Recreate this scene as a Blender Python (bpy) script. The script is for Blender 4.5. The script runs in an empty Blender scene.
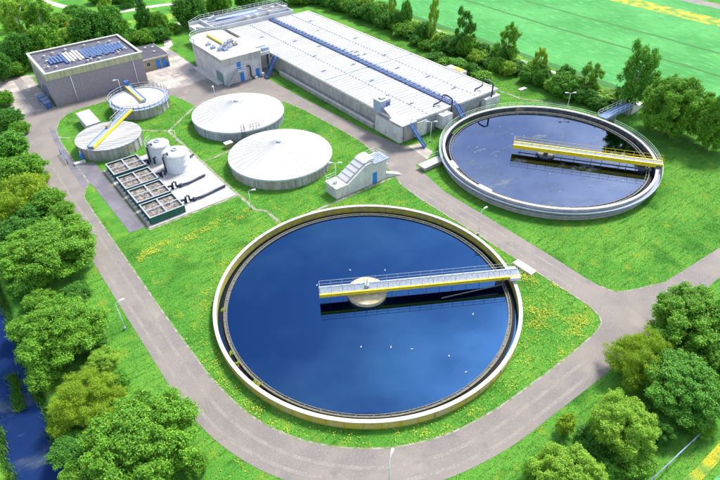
import bpy, bmesh, math, random
import numpy as np
from mathutils import Vector, Matrix, geometry

C = bpy.context.scene
COL = C.collection
rnd = random.Random(7)
NR = np.random.default_rng(11)
PI = math.pi

# ------------------------------------------------------------------ camera
CAM_H, PITCH, ROLL, FPX, YAW = 52.18, 0.66583, -0.01569, 563.16, math.radians(37.1)
def camaxes():
    c, s = math.cos(PITCH), math.sin(PITCH)
    F = Vector((0, c, -s)); R = Vector((1, 0, 0)); U = Vector((0, s, c))
    cr, sr = math.cos(ROLL), math.sin(ROLL)
    R2 = cr*R + sr*U; U2 = -sr*R + cr*U
    M = Matrix.Rotation(-YAW, 3, 'Z')
    return M @ F, M @ R2, M @ U2
CF, CR, CU = camaxes()
cam_data = bpy.data.cameras.new('camera')
cam = bpy.data.objects.new('camera', cam_data); COL.objects.link(cam)
cam_data.sensor_width = 36; cam_data.lens = FPX/720*36
cam_data.clip_start = 0.5; cam_data.clip_end = 3000
m = Matrix((CR, CU, -CF)).transposed().to_4x4(); m.translation = (0, 0, CAM_H)
cam.matrix_world = m
C.camera = cam

def G(px, py, z=0.0):
    """a point of the ground plan (metres) seen at this place of the photograph"""
    d = CF*FPX + CR*(px-360) - CU*(py-240)
    t = (z-CAM_H)/d.z
    return d.x*t, d.y*t
def PX(x, y, z):
    v = Vector((x, y, z-CAM_H)); w = v.dot(CF)
    return 360+FPX*v.dot(CR)/w, 240-FPX*v.dot(CU)/w, w

# ------------------------------------------------------------------ light
SUN_EL, SUN_AZ = math.radians(52), math.radians(15)     # azimuth measured from +x
sdir = Vector((math.cos(SUN_EL)*math.cos(SUN_AZ), math.cos(SUN_EL)*math.sin(SUN_AZ), math.sin(SUN_EL)))
W = bpy.data.worlds.new('World'); C.world = W; W.use_nodes = True
nt = W.node_tree; bg = nt.nodes['Background']
sky = nt.nodes.new('ShaderNodeTexSky'); sky.sky_type = 'NISHITA'; sky.sun_disc = False
sky.sun_elevation = SUN_EL; sky.sun_rotation = math.radians(90)-SUN_AZ
sky.air_density = 1.0; sky.dust_density = 1.2; sky.ozone_density = 1.0
wtc = nt.nodes.new('ShaderNodeTexCoord'); wmp = nt.nodes.new('ShaderNodeMapping'); wmp.inputs['Scale'].default_value = (1, 1, 2.4)
wns = nt.nodes.new('ShaderNodeTexNoise'); wns.inputs['Scale'].default_value = 3.2; wns.inputs['Detail'].default_value = 7; wns.inputs['Roughness'].default_value = .58
wmr = nt.nodes.new('ShaderNodeMapRange'); wmr.inputs['From Min'].default_value = .42; wmr.inputs['From Max'].default_value = .62; wmr.inputs['To Max'].default_value = .85
wbw = nt.nodes.new('ShaderNodeRGBToBW'); wmu = nt.nodes.new('ShaderNodeMath'); wmu.operation = 'MULTIPLY'; wmu.inputs[1].default_value = 1.9
wcl = nt.nodes.new('ShaderNodeCombineColor'); wmx = nt.nodes.new('ShaderNodeMix'); wmx.data_type = 'RGBA'
L_ = nt.links
L_.new(wtc.outputs['Generated'], wmp.inputs[0]); L_.new(wmp.outputs[0], wns.inputs['Vector']); L_.new(wns.outputs['Fac'], wmr.inputs['Value'])
L_.new(sky.outputs[0], wbw.inputs[0]); L_.new(wbw.outputs[0], wmu.inputs[0])
for k_ in range(3): L_.new(wmu.outputs[0], wcl.inputs[k_])
L_.new(wmr.outputs[0], wmx.inputs[0]); L_.new(sky.outputs[0], wmx.inputs[6]); L_.new(wcl.outputs[0], wmx.inputs[7]); L_.new(wmx.outputs[2], bg.inputs[0])
bg.inputs[1].default_value = 0.125
sl = bpy.data.lights.new('sun', 'SUN'); sl.energy = 2.3; sl.angle = math.radians(12); sl.color = (1, 0.93, 0.82)
so = bpy.data.objects.new('sun', sl); COL.objects.link(so)
so.rotation_euler = sdir.to_track_quat('Z', 'Y').to_euler(); so.location = (0, 0, 120)
C.view_settings.view_transform = 'Standard'; C.view_settings.look = 'None'
C.view_settings.gamma = 1; C.view_settings.exposure = 1.38
C.render.engine = 'CYCLES'

# ------------------------------------------------------------------ materials
def mat(name, c1, c2=None, scale=2.0, rough=.85, bump=0.0, bscale=None, stretch=(1, 1, 1), detail=4, spots=None, metal=0.0,
        island=None, lo=.35, hi=.65, spec=None, streak=None):
    """c1/c2 noise mix; spots = list of (colour, scale, lo, hi, stretch) over it; island = colour mixed in per separate leaf"""
    M = bpy.data.materials.new(name); M.use_nodes = True
    n = M.node_tree.nodes; l = M.node_tree.links; b = n['Principled BSDF']
    b.inputs['Roughness'].default_value = rough; b.inputs['Metallic'].default_value = metal
    if spec is not None: b.inputs['Specular IOR Level'].default_value = spec
    tc = n.new('ShaderNodeTexCoord')
    def noise(sc, st, det=4):
        mp = n.new('ShaderNodeMapping'); mp.inputs['Scale'].default_value = st
        l.new(tc.outputs['Object'], mp.inputs[0])
        t = n.new('ShaderNodeTexNoise'); t.inputs['Scale'].default_value = sc; t.inputs['Detail'].default_value = det
        l.new(mp.outputs[0], t.inputs['Vector']); return t.outputs['Fac']
    def ramp(f, a, z):
        r = n.new('ShaderNodeMapRange'); r.inputs['From Min'].default_value = a; r.inputs['From Max'].default_value = z
        r.interpolation_type = 'SMOOTHSTEP'
        l.new(f, r.inputs['Value']); return r.outputs[0]
    def mix(f, a, c):
        x = n.new('ShaderNodeMix'); x.data_type = 'RGBA'
        l.new(f, x.inputs[0])
        for s, v in ((6, a), (7, c)):
            if isinstance(v, tuple): x.inputs[s].default_value = (*v, 1)
            else: l.new(v, x.inputs[s])
        return x.outputs[2]
    col = None
    if c2 is None: c2 = tuple(v*.8 for v in c1)
    col = mix(ramp(noise(scale, stretch, detail), lo, hi), c1, c2)
    for s in (spots or []):
        col = mix(ramp(noise(s[1], s[4] if len(s) > 4 else (1, 1, 1)), s[2], s[3]), col, s[0])
    if island:
        g = n.new('ShaderNodeNewGeometry')
        r = n.new('ShaderNodeMapRange'); r.inputs['To Max'].default_value = .55 if spots else .9
        l.new(g.outputs['Random Per Island'], r.inputs['Value'])
        col = mix(r.outputs[0], col, island)
    l.new(col, b.inputs['Base Color'])
    if bump:
        bp = n.new('ShaderNodeBump'); bp.inputs['Strength'].default_value = min(1, bump); bp.inputs['Distance'].default_value = .1
        l.new(noise(bscale or scale*4, (1, 1, 1), 3), bp.inputs['Height']); l.new(bp.outputs[0], b.inputs['Normal'])
    return M

def leafmat(name, a, b_, isl, trans=.33):
    M = mat(name, a, b_, scale=.9, rough=.6, island=isl, spec=.25)
    n = M.node_tree.nodes; l = M.node_tree.links; p = n['Principled BSDF']; out = n['Material Output']
    tr = n.new('ShaderNodeBsdfTranslucent'); mx = n.new('ShaderNodeMixShader'); mx.inputs[0].default_value = trans
    src = p.inputs['Base Color'].links[0].from_socket
    l.new(src, tr.inputs['Color']); l.new(p.outputs[0], mx.inputs[1]); l.new(tr.outputs[0], mx.inputs[2]); l.new(mx.outputs[0], out.inputs['Surface'])
    return M

def watermat(name, body, tint, power, foam=None, wscale=3.0, wstr=.02):
    """pond surface: dark body, mirror whose strength grows with the glance angle"""
    M = bpy.data.materials.new(name); M.use_nodes = True
    n = M.node_tree.nodes; l = M.node_tree.links; n.remove(n['Principled BSDF']); out = n['Material Output']
    tc = n.new('ShaderNodeTexCoord')
    df = n.new('ShaderNodeBsdfDiffuse')
    gl = n.new('ShaderNodeBsdfGlossy'); gl.inputs['Color'].default_value = (*tint, 1); gl.inputs['Roughness'].default_value = .03
    lw = n.new('ShaderNodeFresnel'); lw.inputs['IOR'].default_value = power
    ns = n.new('ShaderNodeTexNoise'); ns.inputs['Scale'].default_value = .12; ns.inputs['Detail'].default_value = 5
    l.new(tc.outputs['Object'], ns.inputs['Vector'])
    mr = n.new('ShaderNodeMapRange'); mr.inputs['From Min'].default_value = .35; mr.inputs['From Max'].default_value = .7
    l.new(ns.outputs['Fac'], mr.inputs['Value'])
    cm = n.new('ShaderNodeMix'); cm.data_type = 'RGBA'; cm.inputs[6].default_value = (*body, 1); cm.inputs[7].default_value = (*[v*1.5+.002 for v in body], 1)
    l.new(mr.outputs[0], cm.inputs[0]); src = cm.outputs[2]
    fac = lw.outputs[0]
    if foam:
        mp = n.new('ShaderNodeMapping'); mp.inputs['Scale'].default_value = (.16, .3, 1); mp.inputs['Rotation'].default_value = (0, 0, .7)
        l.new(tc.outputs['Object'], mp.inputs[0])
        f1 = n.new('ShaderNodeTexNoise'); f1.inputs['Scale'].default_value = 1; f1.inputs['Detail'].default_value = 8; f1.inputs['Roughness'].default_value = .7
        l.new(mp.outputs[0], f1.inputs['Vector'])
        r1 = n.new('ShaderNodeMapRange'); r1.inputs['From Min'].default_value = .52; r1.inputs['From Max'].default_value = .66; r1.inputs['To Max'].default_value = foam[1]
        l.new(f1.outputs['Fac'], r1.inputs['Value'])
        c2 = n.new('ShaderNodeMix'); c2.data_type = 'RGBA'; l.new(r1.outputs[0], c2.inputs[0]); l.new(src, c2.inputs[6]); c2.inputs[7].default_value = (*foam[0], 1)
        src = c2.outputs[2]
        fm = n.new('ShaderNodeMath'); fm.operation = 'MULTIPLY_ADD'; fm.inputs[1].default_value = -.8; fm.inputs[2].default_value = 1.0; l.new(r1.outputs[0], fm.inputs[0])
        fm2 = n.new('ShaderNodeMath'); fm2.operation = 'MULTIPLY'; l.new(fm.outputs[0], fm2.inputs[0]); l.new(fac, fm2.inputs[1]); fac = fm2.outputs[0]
    l.new(src, df.inputs[0])
    bp = n.new('ShaderNodeBump'); bp.inputs['Strength'].default_value = wstr; bp.inputs['Distance'].default_value = .05
    nb = n.new('ShaderNodeTexNoise'); nb.inputs['Scale'].default_value = wscale; nb.inputs['Detail'].default_value = 3
    l.new(tc.outputs['Object'], nb.inputs['Vector']); l.new(nb.outputs['Fac'], bp.inputs['Height']); l.new(bp.outputs[0], gl.inputs['Normal'])
    mx = n.new('ShaderNodeMixShader'); l.new(fac, mx.inputs[0]); l.new(df.outputs[0], mx.inputs[1]); l.new(gl.outputs[0], mx.inputs[2])
    l.new(mx.outputs[0], out.inputs['Surface'])
    return M

M = {}
LS = [((.04, .155, .018), 1.0, .5, .72, (.3, 2.2, 1)), ((.17, .27, .028), .5, .54, .74, (1, 1, 1)), ((.035, .145, .016), .2, .5, .75, (1, 1, 1)), ((.17, .24, .04), .28, .62, .8, (1.6, .8, 1))]
M['lawn'] = mat('lawn', (.068, .225, .028), (.105, .275, .036), scale=.12, rough=.95, bump=.9, bscale=6, detail=8, spec=.1,
                spots=LS)
M['meadow'] = mat('meadow', (.10, .30, .03), (.06, .22, .03), scale=.08, rough=.95, bump=.8, bscale=4, spec=.1,
                  spots=[((.22, .36, .04), .12, .55, .68), ((.03, .12, .015), .5, .55, .7)])
M['crop'] = mat('crop', (.085, .32, .09), (.055, .245, .06), scale=.06, rough=.95, bump=1, bscale=3.0, spec=.1, detail=8,
                spots=[((.11, .37, .14), 1.0, .5, .72, (1.4, .25, 1)), ((.055, .23, .06), 1.0, .5, .75, (2.2, .3, 1)), ((.045, .20, .05), .9, .56, .8)])
M['tram'] = mat('tram', (.02, .12, .015), (.04, .17, .03), scale=2, rough=.95, bump=1)
M['verge'] = mat('verge', (.06, .20, .02), (.32, .30, .015), scale=.35, rough=.95, bump=1, lo=.4, hi=.6, detail=8)
M['yellow_verge'] = mat('yellow_verge', (.42, .38, .015), (.11, .25, .03), scale=.4, rough=.95, bump=1, lo=.36, hi=.62, detail=10)
M['asphalt'] = mat('asphalt', (.215, .19, .172), (.17, .155, .15), scale=.22, rough=.9, bump=.25, bscale=16, detail=10,
                   spots=[((.27, .235, .21), 7, .5, .75), ((.14, .13, .13), .5, .55, .8), ((.25, .225, .2), .25, .58, .75)])
M['track'] = mat('track', (.24, .212, .192), (.185, .168, .16), scale=.5, rough=.9, detail=10, spots=[((.31, .275, .25), 6, .5, .75)], lo=.3, hi=.7)
M['asphalt_dark'] = mat('asphalt_dark', (.17, .16, .19), (.12, .115, .14), scale=.3, rough=.9, bump=.3, bscale=15, detail=8,
                        spots=[((.24, .23, .26), 3, .55, .8)])
M['slab'] = mat('slab', (.48, .42, .38), (.31, .28, .26), scale=.3, rough=.9, bump=.2, bscale=12, detail=8, spots=[((.25, .25, .26), 1.2, .55, .8), ((.2, .22, .1), .5, .64, .8)])
M['yard'] = mat('yard', (.30, .265, .25), (.22, .20, .20), scale=.18, rough=.9, bump=.2, bscale=12, detail=8, spots=[((.46, .43, .42), .45, .55, .75), ((.18, .18, .14), 1.2, .6, .8)])
M['pad'] = mat('pad', (.46, .45, .44), (.37, .37, .38), scale=.5, rough=.9, detail=8, spots=[((.25, .25, .23), 1.5, .56, .8), ((.30, .27, .18), .7, .6, .8)])
M['kerb'] = mat('kerb', (.30, .28, .25), (.13, .18, .06), scale=1.2, rough=.9)
M['soil'] = mat('soil', (.16, .15, .07), (.10, .15, .04), scale=2, rough=.95, bump=.7)
M['concrete'] = mat('concrete', (.40, .39, .37), (.28, .27, .27), scale=1.2, stretch=(1, 1, .2), rough=.9, bump=.15, detail=7,
                    spots=[((.22, .22, .2), 2.5, .58, .8, (1, 1, .12))])
M['concrete_white'] = mat('concrete_white', (.56, .55, .55), (.45, .45, .46), scale=.5, rough=.85, detail=8, spots=[((.26, .25, .24), 1.4, .56, .8, (1, 1, .35)), ((.34, .29, .2), .8, .6, .8)])
M['concrete_stained'] = mat('concrete_stained', (.40, .39, .37), (.25, .24, .22), scale=1.4, stretch=(1, 1, .12), rough=.9, detail=8,
                    spots=[((.12, .11, .09), 2.2, .56, .75, (1, 1, .12)), ((.30, .25, .10), 1.0, .56, .75, (1, 1, .5))])
M['concrete_moss'] = mat('concrete_moss', (.40, .32, .04), (.42, .36, .16), scale=1.1, stretch=(1, 1, .25), rough=.9, detail=8,
                    spots=[((.42, .32, .02), 1.4, .46, .64, (1, 1, .4)), ((.10, .10, .05), 2.6, .6, .78, (1, 1, .15))])
M['wall_bluish'] = mat('wall_bluish', (.36, .38, .42), (.24, .26, .32), scale=1.6, stretch=(1, 1, .15), rough=.9, detail=8,
                    spots=[((.12, .12, .13), 2.4, .58, .75, (1, 1, .2)), ((.26, .2, .08), .9, .6, .75, (1, 1, .6))])
M['moss_yellow'] = mat('moss_yellow', (.36, .30, .03), (.25, .22, .07), scale=1.3, stretch=(1, 1, .5), rough=.9, detail=8, spots=[((.13, .12, .05), 2, .6, .8, (1, 1, .3))])
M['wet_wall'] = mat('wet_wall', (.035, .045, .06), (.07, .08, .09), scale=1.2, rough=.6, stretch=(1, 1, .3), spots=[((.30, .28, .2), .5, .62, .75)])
M['launder_black'] = mat('launder_black', (.006, .007, .009), (.012, .013, .014), scale=3, rough=.6, spec=.1)  # plain near-black for the ring just outside each weir
M['coping'] = mat('coping', (.60, .585, .55), (.48, .475, .45), scale=1.5, rough=.8, detail=8, spots=[((.32, .31, .25), 2.2, .58, .8)])
M['roof_white'] = mat('roof_white', (.50, .50, .51), (.43, .44, .46), scale=.35, rough=.6, detail=8, spots=[((.42, .43, .45), .9, .6, .85)])
M['roof_panel'] = mat('roof_panel', (.50, .49, .49), (.37, .38, .41), scale=.5, stretch=(.12, 1, 1), rough=.6, detail=8, spots=[((.45, .46, .5), 1.1, .6, .85)])
M['seam'] = mat('seam', (.15, .18, .24), (.22, .26, .33), scale=3, rough=.7)
M['brick'] = mat('brick', (.25, .215, .25), (.30, .26, .285), scale=2.5, rough=.95, bump=.3, bscale=14, detail=8, spots=[((.15, .12, .15), 9, .5, .7, (1, 1, 3)), ((.28, .24, .25), .5, .6, .8)])
M['parapet'] = mat('parapet', (.46, .44, .27), (.34, .35, .22), scale=2.2, stretch=(1, 1, .08), rough=.85, lo=.42, hi=.58)
M['bitumen'] = mat('bitumen', (.095, .095, .13), (.065, .068, .095), scale=.5, rough=.85, detail=8, spots=[((.27, .27, .29), 1.5, .6, .75)])
M['bitumen_dark'] = mat('bitumen_dark', (.06, .06, .085), (.04, .04, .06), scale=.8, rough=.7)
M['panel_blue'] = mat('panel_blue', (.02, .06, .18), (.04, .10, .27), scale=1, rough=.3)
M['blue'] = mat('blue', (.025, .09, .30), (.05, .14, .36), scale=3, rough=.5)
M['duct_blue'] = mat('duct_blue', (.012, .04, .13), (.04, .085, .2), scale=1.5, rough=.6)
M['door_blue'] = mat('door_blue', (.02, .19, .62), (.02, .17, .56), scale=2, rough=.5)
M['blue_dull'] = mat('blue_dull', (.07, .15, .36), (.12, .21, .42), scale=2, rough=.6)
M['blue_grey'] = mat('blue_grey', (.30, .36, .48), (.22, .28, .40), scale=2, rough=.6)
M['yellow'] = mat('yellow', (.78, .60, .01), (.66, .50, .02), scale=2, rough=.5)
M['steel'] = mat('steel', (.42, .45, .50), (.32, .35, .41), scale=3, rough=.45, metal=.3)
M['grate'] = mat('grate', (.13, .17, .24), (.24, .28, .33), scale=9, rough=.6)
M['dark_steel'] = mat('dark_steel', (.05, .06, .075), (.10, .11, .12), scale=4, rough=.5)
M['pipe_black'] = mat('pipe_black', (.012, .02, .05), (.03, .045, .08), scale=3, rough=.45)
M['weir'] = mat('weir', (.09, .095, .09), (.17, .17, .15), scale=5, rough=.7, spots=[((.10, .10, .03), 2, .55, .7)])
M['algae'] = mat('algae', (.12, .22, .015), (.28, .30, .015), scale=4, rough=.9, bump=.8)
M['drum'] = mat('drum', (.55, .46, .27), (.45, .37, .22), scale=1.5, rough=.85, spots=[((.62, .58, .48), 1.0, .5, .7)])
M['white_metal'] = mat('white_metal', (.68, .68, .68), (.58, .59, .61), scale=1.2, stretch=(1, 1, .3), rough=.5, spots=[((.5, .52, .55), 2, .65, .8, (1, 1, .1))])
M['green_steel'] = mat('green_steel', (.006, .075, .055), (.01, .10, .07), scale=2, rough=.5)
M['filter_bed'] = mat('filter_bed', (.22, .19, .16), (.36, .33, .30), scale=1.6, rough=.95, bump=1, bscale=5, detail=8, spots=[((.09, .085, .08), 2.4, .5, .66), ((.42, .3, .1), 1.1, .62, .75)])
M['rail'] = mat('rail', (.70, .72, .74), (.55, .58, .6), scale=3, rough=.5)
M['rail_green'] = mat('rail_green', (.50, .66, .50), (.40, .58, .42), scale=3, rough=.5)
M['lamp_head'] = mat('lamp_head', (.72, .73, .72), (.62, .63, .63), scale=3, rough=.4)
M['roller'] = mat('roller', (.17, .26, .25), (.12, .2, .2), scale=2, stretch=(1, 1, 12), rough=.6)
M['bark'] = mat('bark', (.09, .075, .06), (.14, .12, .10), scale=4, stretch=(1, 1, .3), rough=.95, bump=.6)
M['birch_bark'] = mat('birch_bark', (.58, .56, .52), (.32, .30, .27), scale=3, stretch=(1, 1, .6), rough=.9)
M['glass'] = mat('glass', (.03, .05, .07), (.04, .07, .1), scale=1, rough=.1)
M['car_paint'] = mat('car_paint', (.16, .19, .24), (.17, .2, .25), scale=1, rough=.25)
M['rubber'] = mat('rubber', (.02, .02, .02), (.03, .03, .03), scale=5, rough=.9)
M['feather'] = mat('feather', (.80, .80, .79), (.62, .63, .65), scale=6, rough=.9)
M['beak'] = mat('beak', (.6, .4, .03), (.5, .3, .03), scale=6, rough=.6)
M['timber'] = mat('timber', (.38, .32, .20), (.26, .22, .14), scale=3, rough=.9)
M['pink_path'] = mat('pink_path', (.52, .47, .44), (.42, .40, .38), scale=.5, rough=.95, detail=8)
M['petal'] = mat('petal', (.52, .46, .015), (.38, .40, .02), scale=3, rough=.8, island=(.66, .57, .03))
M['blade'] = mat('blade', (.070, .235, .03), (.115, .285, .038), scale=.12, rough=.85, spec=.15, island=(.12, .29, .036), spots=LS)
M['leaf_mid'] = leafmat('leaf_mid', (.035, .20, .014), (.09, .31, .02), (.26, .50, .04))
M['leaf_dark'] = leafmat('leaf_dark', (.025, .15, .018), (.055, .21, .022), (.12, .33, .03))
M['leaf_bluish'] = leafmat('leaf_bluish', (.04, .21, .018), (.08, .29, .024), (.18, .43, .045))
M['leaf_yellow'] = leafmat('leaf_yellow', (.11, .28, .012), (.21, .38, .016), (.38, .50, .03))
M['leaf_light'] = leafmat('leaf_light', (.10, .33, .02), (.20, .44, .03), (.42, .60, .07))
M['t1_water'] = watermat('t1_water', (.0006, .005, .022), (.022, .068, .172), 1.75)
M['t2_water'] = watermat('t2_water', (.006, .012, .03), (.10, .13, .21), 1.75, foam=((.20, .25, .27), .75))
M['canal_water'] = watermat('canal_water', (.006, .018, .07), (.07, .17, .42), 1.7, foam=((.10, .13, .14), .5), wscale=5, wstr=.06)

# ------------------------------------------------------------------ mesh tools
class MB:
    def __init__(s): s.v = []; s.f = []; s.mi = []; s.cur = 0; s.sm = []; s.smooth = False
    def mat(s, i): s.cur = i; return s
    def add(s, vs, fs, smooth=None):
        o = len(s.v); s.v += [tuple(p) for p in vs]
        for f in fs: s.f.append(tuple(i+o for i in f)); s.mi.append(s.cur); s.sm.append(s.smooth if smooth is None else smooth)
    def hexa(s, p):   # 8 points: bottom 4 ccw, top 4 ccw
        s.add(p, [(3, 2, 1, 0), (4, 5, 6, 7), (0, 1, 5, 4), (1, 2, 6, 5), (2, 3, 7, 6), (3, 0, 4, 7)], False)
    def box(s, x0, x1, y0, y1, z0, z1):
        s.hexa([(x0, y0, z0), (x1, y0, z0), (x1, y1, z0), (x0, y1, z0), (x0, y0, z1), (x1, y0, z1), (x1, y1, z1), (x0, y1, z1)])
    def beam(s, a, b, w, h):   # rectangular bar between two points
        a = Vector(a); b = Vector(b); d = (b-a).normalized()
        up = Vector((0, 0, 1)) if abs(d.z) < .95 else Vector((0, 1, 0))
        sx = d.cross(up).normalized()*w/2; sz = sx.cross(d).normalized()*h/2
        s.hexa([a-sx-sz, a+sx-sz, b+sx-sz, b-sx-sz, a-sx+sz, a+sx+sz, b+sx+sz, b-sx+sz])
    def tube(s, pts, r, n=8, r2=None, caps=True):
        pts = [Vector(p) for p in pts]; k = len(pts); vs = []
        for i, p in enumerate(pts):
            d = ((pts[min(i+1, k-1)]-pts[max(i-1, 0)])).normalized()
            up = Vector((0, 0, 1)) if abs(d.z) < .9 else Vector((1, 0, 0))
            a = d.cross(up).normalized(); b = d.cross(a)
            rr = r if r2 is None else r+(r2-r)*i/(k-1)
            for j in range(n):
                t = 2*PI*j/n; vs.append(p+a*math.cos(t)*rr+b*math.sin(t)*rr)
        fs = [(i*n+j, i*n+(j+1) % n, (i+1)*n+(j+1) % n, (i+1)*n+j) for i in range(k-1) for j in range(n)]
        if caps: fs += [tuple(range(n))[::-1], tuple((k-1)*n+j for j in range(n))]
        s.add(vs, fs, n > 5)
    def lathe(s, prof, n=96, a0=0.0, a1=2*PI, closed=False, cx=0, cy=0, smooth=True):
        """prof: list of (r,z)"""
        full = abs(a1-a0-2*PI) < 1e-6; cols = n if full else n+1; k = len(prof); vs = []
        for i in range(cols):
            t = a0+(a1-a0)*i/n
            for r, z in prof: vs.append((cx+r*math.cos(t), cy+r*math.sin(t), z))
        fs = []
        for i in range(n):
            j = (i+1) % cols
            for q in range(k if closed else k-1):
                w = (q+1) % k; fs.append((i*k+q, j*k+q, j*k+w, i*k+w))
        s.add(vs, fs, smooth)
        if closed and not full:
            s.add(vs[:k], [tuple(range(k))]); s.add(vs[-k:], [tuple(range(k))[::-1]])
    def ring(s, r0, r1, z0, z1, n=128, a0=0.0, a1=2*PI, cx=0, cy=0):
        s.lathe([(r0, z0), (r1, z0), (r1, z1), (r0, z1)], n, a0, a1, True, cx, cy, False)
    def prism(s, pts, z0, z1, cap=True):
        n = len(pts)
        s.add([(x, y, z0) for x, y in pts]+[(x, y, z1) for x, y in pts],
              [(i, (i+1) % n, n+(i+1) % n, n+i) for i in range(n)]+([tuple(range(n, 2*n)), tuple(range(n))[::-1]] if cap else []), False)
    def sheet(s, pts, z, holes=()):
        loops = [[Vector((x, y, 0)) for x, y in pts]]+[[Vector((x, y, 0)) for x, y in h] for h in holes]
        flat = [p for L in loops for p in L]
        tris = geometry.tessellate_polygon(loops)
        fs = []
        for t in tris:
            a, b, c = (flat[i] for i in t)
            fs.append(tuple(t) if (b-a).cross(c-a).z > 0 else tuple(t)[::-1])
        s.add([(p.x, p.y, z) for p in flat], fs, False)
    def build(s, name, mats, parent=None, loc=None, rotz=0):
        me = bpy.data.meshes.new(name); me.from_pydata(s.v, [], s.f)
        if not isinstance(mats, (list, tuple)): mats = [mats]
        for x in mats: me.materials.append(M[x])
        me.polygons.foreach_set('material_index', s.mi); me.polygons.foreach_set('use_smooth', s.sm); me.update()
        o = bpy.data.objects.new(name, me); COL.objects.link(o)
        if parent: o.parent = parent
        if loc: o.location = loc
        if rotz: o.rotation_euler = (0, 0, rotz)
        return o

def tag(o, label, cat, group=None):
    o['label'] = label; o['category'] = cat
    if group: o['group'] = group
    return o
def thing(name, label, cat, loc=(0, 0, 0), rotz=0, group=None):
    o = bpy.data.objects.new(name, None); COL.objects.link(o)
    o.location = loc; o.rotation_euler = (0, 0, rotz); o.empty_display_size = .5
    return tag(o, label, cat, group)
def struct(o, kind='structure'): o['kind'] = kind; return o
def dup(root, loc=None, rotz=None, label=None):
    r = root.copy(); COL.objects.link(r)
    if loc is not None: r.location = loc
    if rotz is not None: r.rotation_euler = (0, 0, rotz)
    if label: r['label'] = label
    for ch in list(root.children):
        c = ch.copy(); COL.objects.link(c); c.parent = r
        for g in list(ch.children):
            d = g.copy(); COL.objects.link(d); d.parent = c
    return r
def railing(mb, pts, h=1.0, step=1.5, r=.03, rails=(1.0, .5), closed=False):
    """posts and rails along a polyline of (x,y,z)"""
    P = [Vector(p) for p in pts]
    if closed: P.append(P[0])
    for a, b in zip(P, P[1:]):
        L = (b-a).length; k = max(1, round(L/step))
        for i in range(k+1):
            p = a.lerp(b, i/k); mb.tube([p, p+Vector((0, 0, h))], r, 5, caps=False)
        for q in rails: mb.tube([a+Vector((0, 0, h*q)), b+Vector((0, 0, h*q))], r, 5, caps=False)
def arcpts(r, a0, a1, n, z, cx=0, cy=0):
    return [(cx+r*math.cos(a0+(a1-a0)*i/n), cy+r*math.sin(a0+(a1-a0)*i/n), z) for i in range(n+1)]
def spline(P, k=8, closed=False):
    out = []; n = len(P)
    rng = range(n if closed else n-1)
    for i in rng:
        p0 = P[(i-1) % n] if closed or i > 0 else P[0]; p1 = P[i]; p2 = P[(i+1) % n]; p3 = P[(i+2) % n] if closed or i+2 < n else P[-1]
        for j in range(k):
            t = j/k
            out.append(tuple(.5*((2*p1[d])+(-p0[d]+p2[d])*t+(2*p0[d]-5*p1[d]+4*p2[d]-p3[d])*t*t+(-p0[d]+3*p1[d]-3*p2[d]+p3[d])*t**3) for d in (0, 1)))
    if not closed: out.append(tuple(P[-1]))
    return out

# ------------------------------------------------------------------ the setting
T1 = (33.3, 42.65); T2 = (80.6, 50.7); C1 = (42.8, 80.0); C0 = (45.0, 100.1)
TB = (20.6, 106.0); TA = (31.4, 119.0)
CAN0, CAN1 = -9.5, -5.9

def gz(x, y):
    z = 0.0
    # canal banks
    if x < CAN1+1.6 and x > CAN0-1.6:
        if CAN0 <= x <= CAN1: z = -1.9
        elif x > CAN1: z = -1.9*(1-(x-CAN1)/1.6)
        else: z = -1.9*(1-(CAN0-x)/1.6)
    # bank of earth between the long roof and the far tank
    def sm(a, b, t): t = min(1, max(0, (t-a)/(b-a))); return t*t*(3-2*t)
    b = 1.0*sm(70.5, 74, x)*(1-sm(90, 97, x))*sm(60, 66, y)*(1-sm(71.2, 71.6, y) if 64 < x < 91 else 1-sm(72, 78, y))
    return z+b
xs = sorted(set([-420, -300, -200, -120, -80, -50, -30, -20, CAN0-1.6, CAN0, CAN1, CAN1+1.6]+[float(i) for i in range(-4, 70, 3)]+[70+i*.9 for i in range(34)]+list(range(102, 130, 4))+[150, 200, 300, 450]))
ys = sorted(set([-200, -100, -50, -20]+[float(i) for i in range(0, 58, 4)]+[58+i*.8 for i in range(32)]+list(range(84, 150, 6))+[160, 200, 260, 350, 500]))
mb = MB()
mb.add([(x, y, gz(x, y)) for x in xs for y in ys],
       [(i*len(ys)+j, (i+1)*len(ys)+j, (i+1)*len(ys)+j+1, i*len(ys)+j+1) for i in range(len(xs)-1) for j in range(len(ys)-1)], True)
struct(mb.build('ground', 'lawn'))
mb = MB(); mb.sheet([(CAN0-.9, -120), (CAN1+.9, -120), (CAN1+.9, 300), (CAN0-.9, 300)], -.95); struct(mb.build('canal_water', 'canal_water'))

# asphalt road network: outer outline with the grassy island cut out
outer = [(63.9, 15.9)] + [(110, 15.2), (140, 15), (140, 19), (110, 18.9), (80.1, 18.9), (66.8, 19.9)]
outer += spline([(66.8, 19.9), (60.6, 22.4), (59.3, 24.7), (59.1, 28.0)], 5)[1:]
outer += [(59.3, 33.8), (59.3, 47.0), (59.2, 54.7), (61.2, 64), (64.3, 64.3), (64.9, 70.2), (63.9, 71.7), (62.6, 80), (62.2, 88.1), (61.2, 102), (60.9, 114), (60.9, 116.5), (64.2, 116.6), (64.2, 124), (51.0, 124), (50.9, 138), (40, 138.5), (38, 131.2), (17.0, 131.2), (16.0, 131.2), (9.0, 131.0)]
outer += spline([(9.0, 131.0), (7.6, 126), (6.8, 118), (6.8, 108)], 4)[1:]
outer += [(6.8, 96), (6.8, 63)]
outer += spline([(6.8, 50), (7.0, 41), (8.3, 34), (11.2, 27.6), (16.5, 21.6), (23, 18.2), (30.5, 16.5), (38, 16.1), (47, 15.8)], 6)
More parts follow.
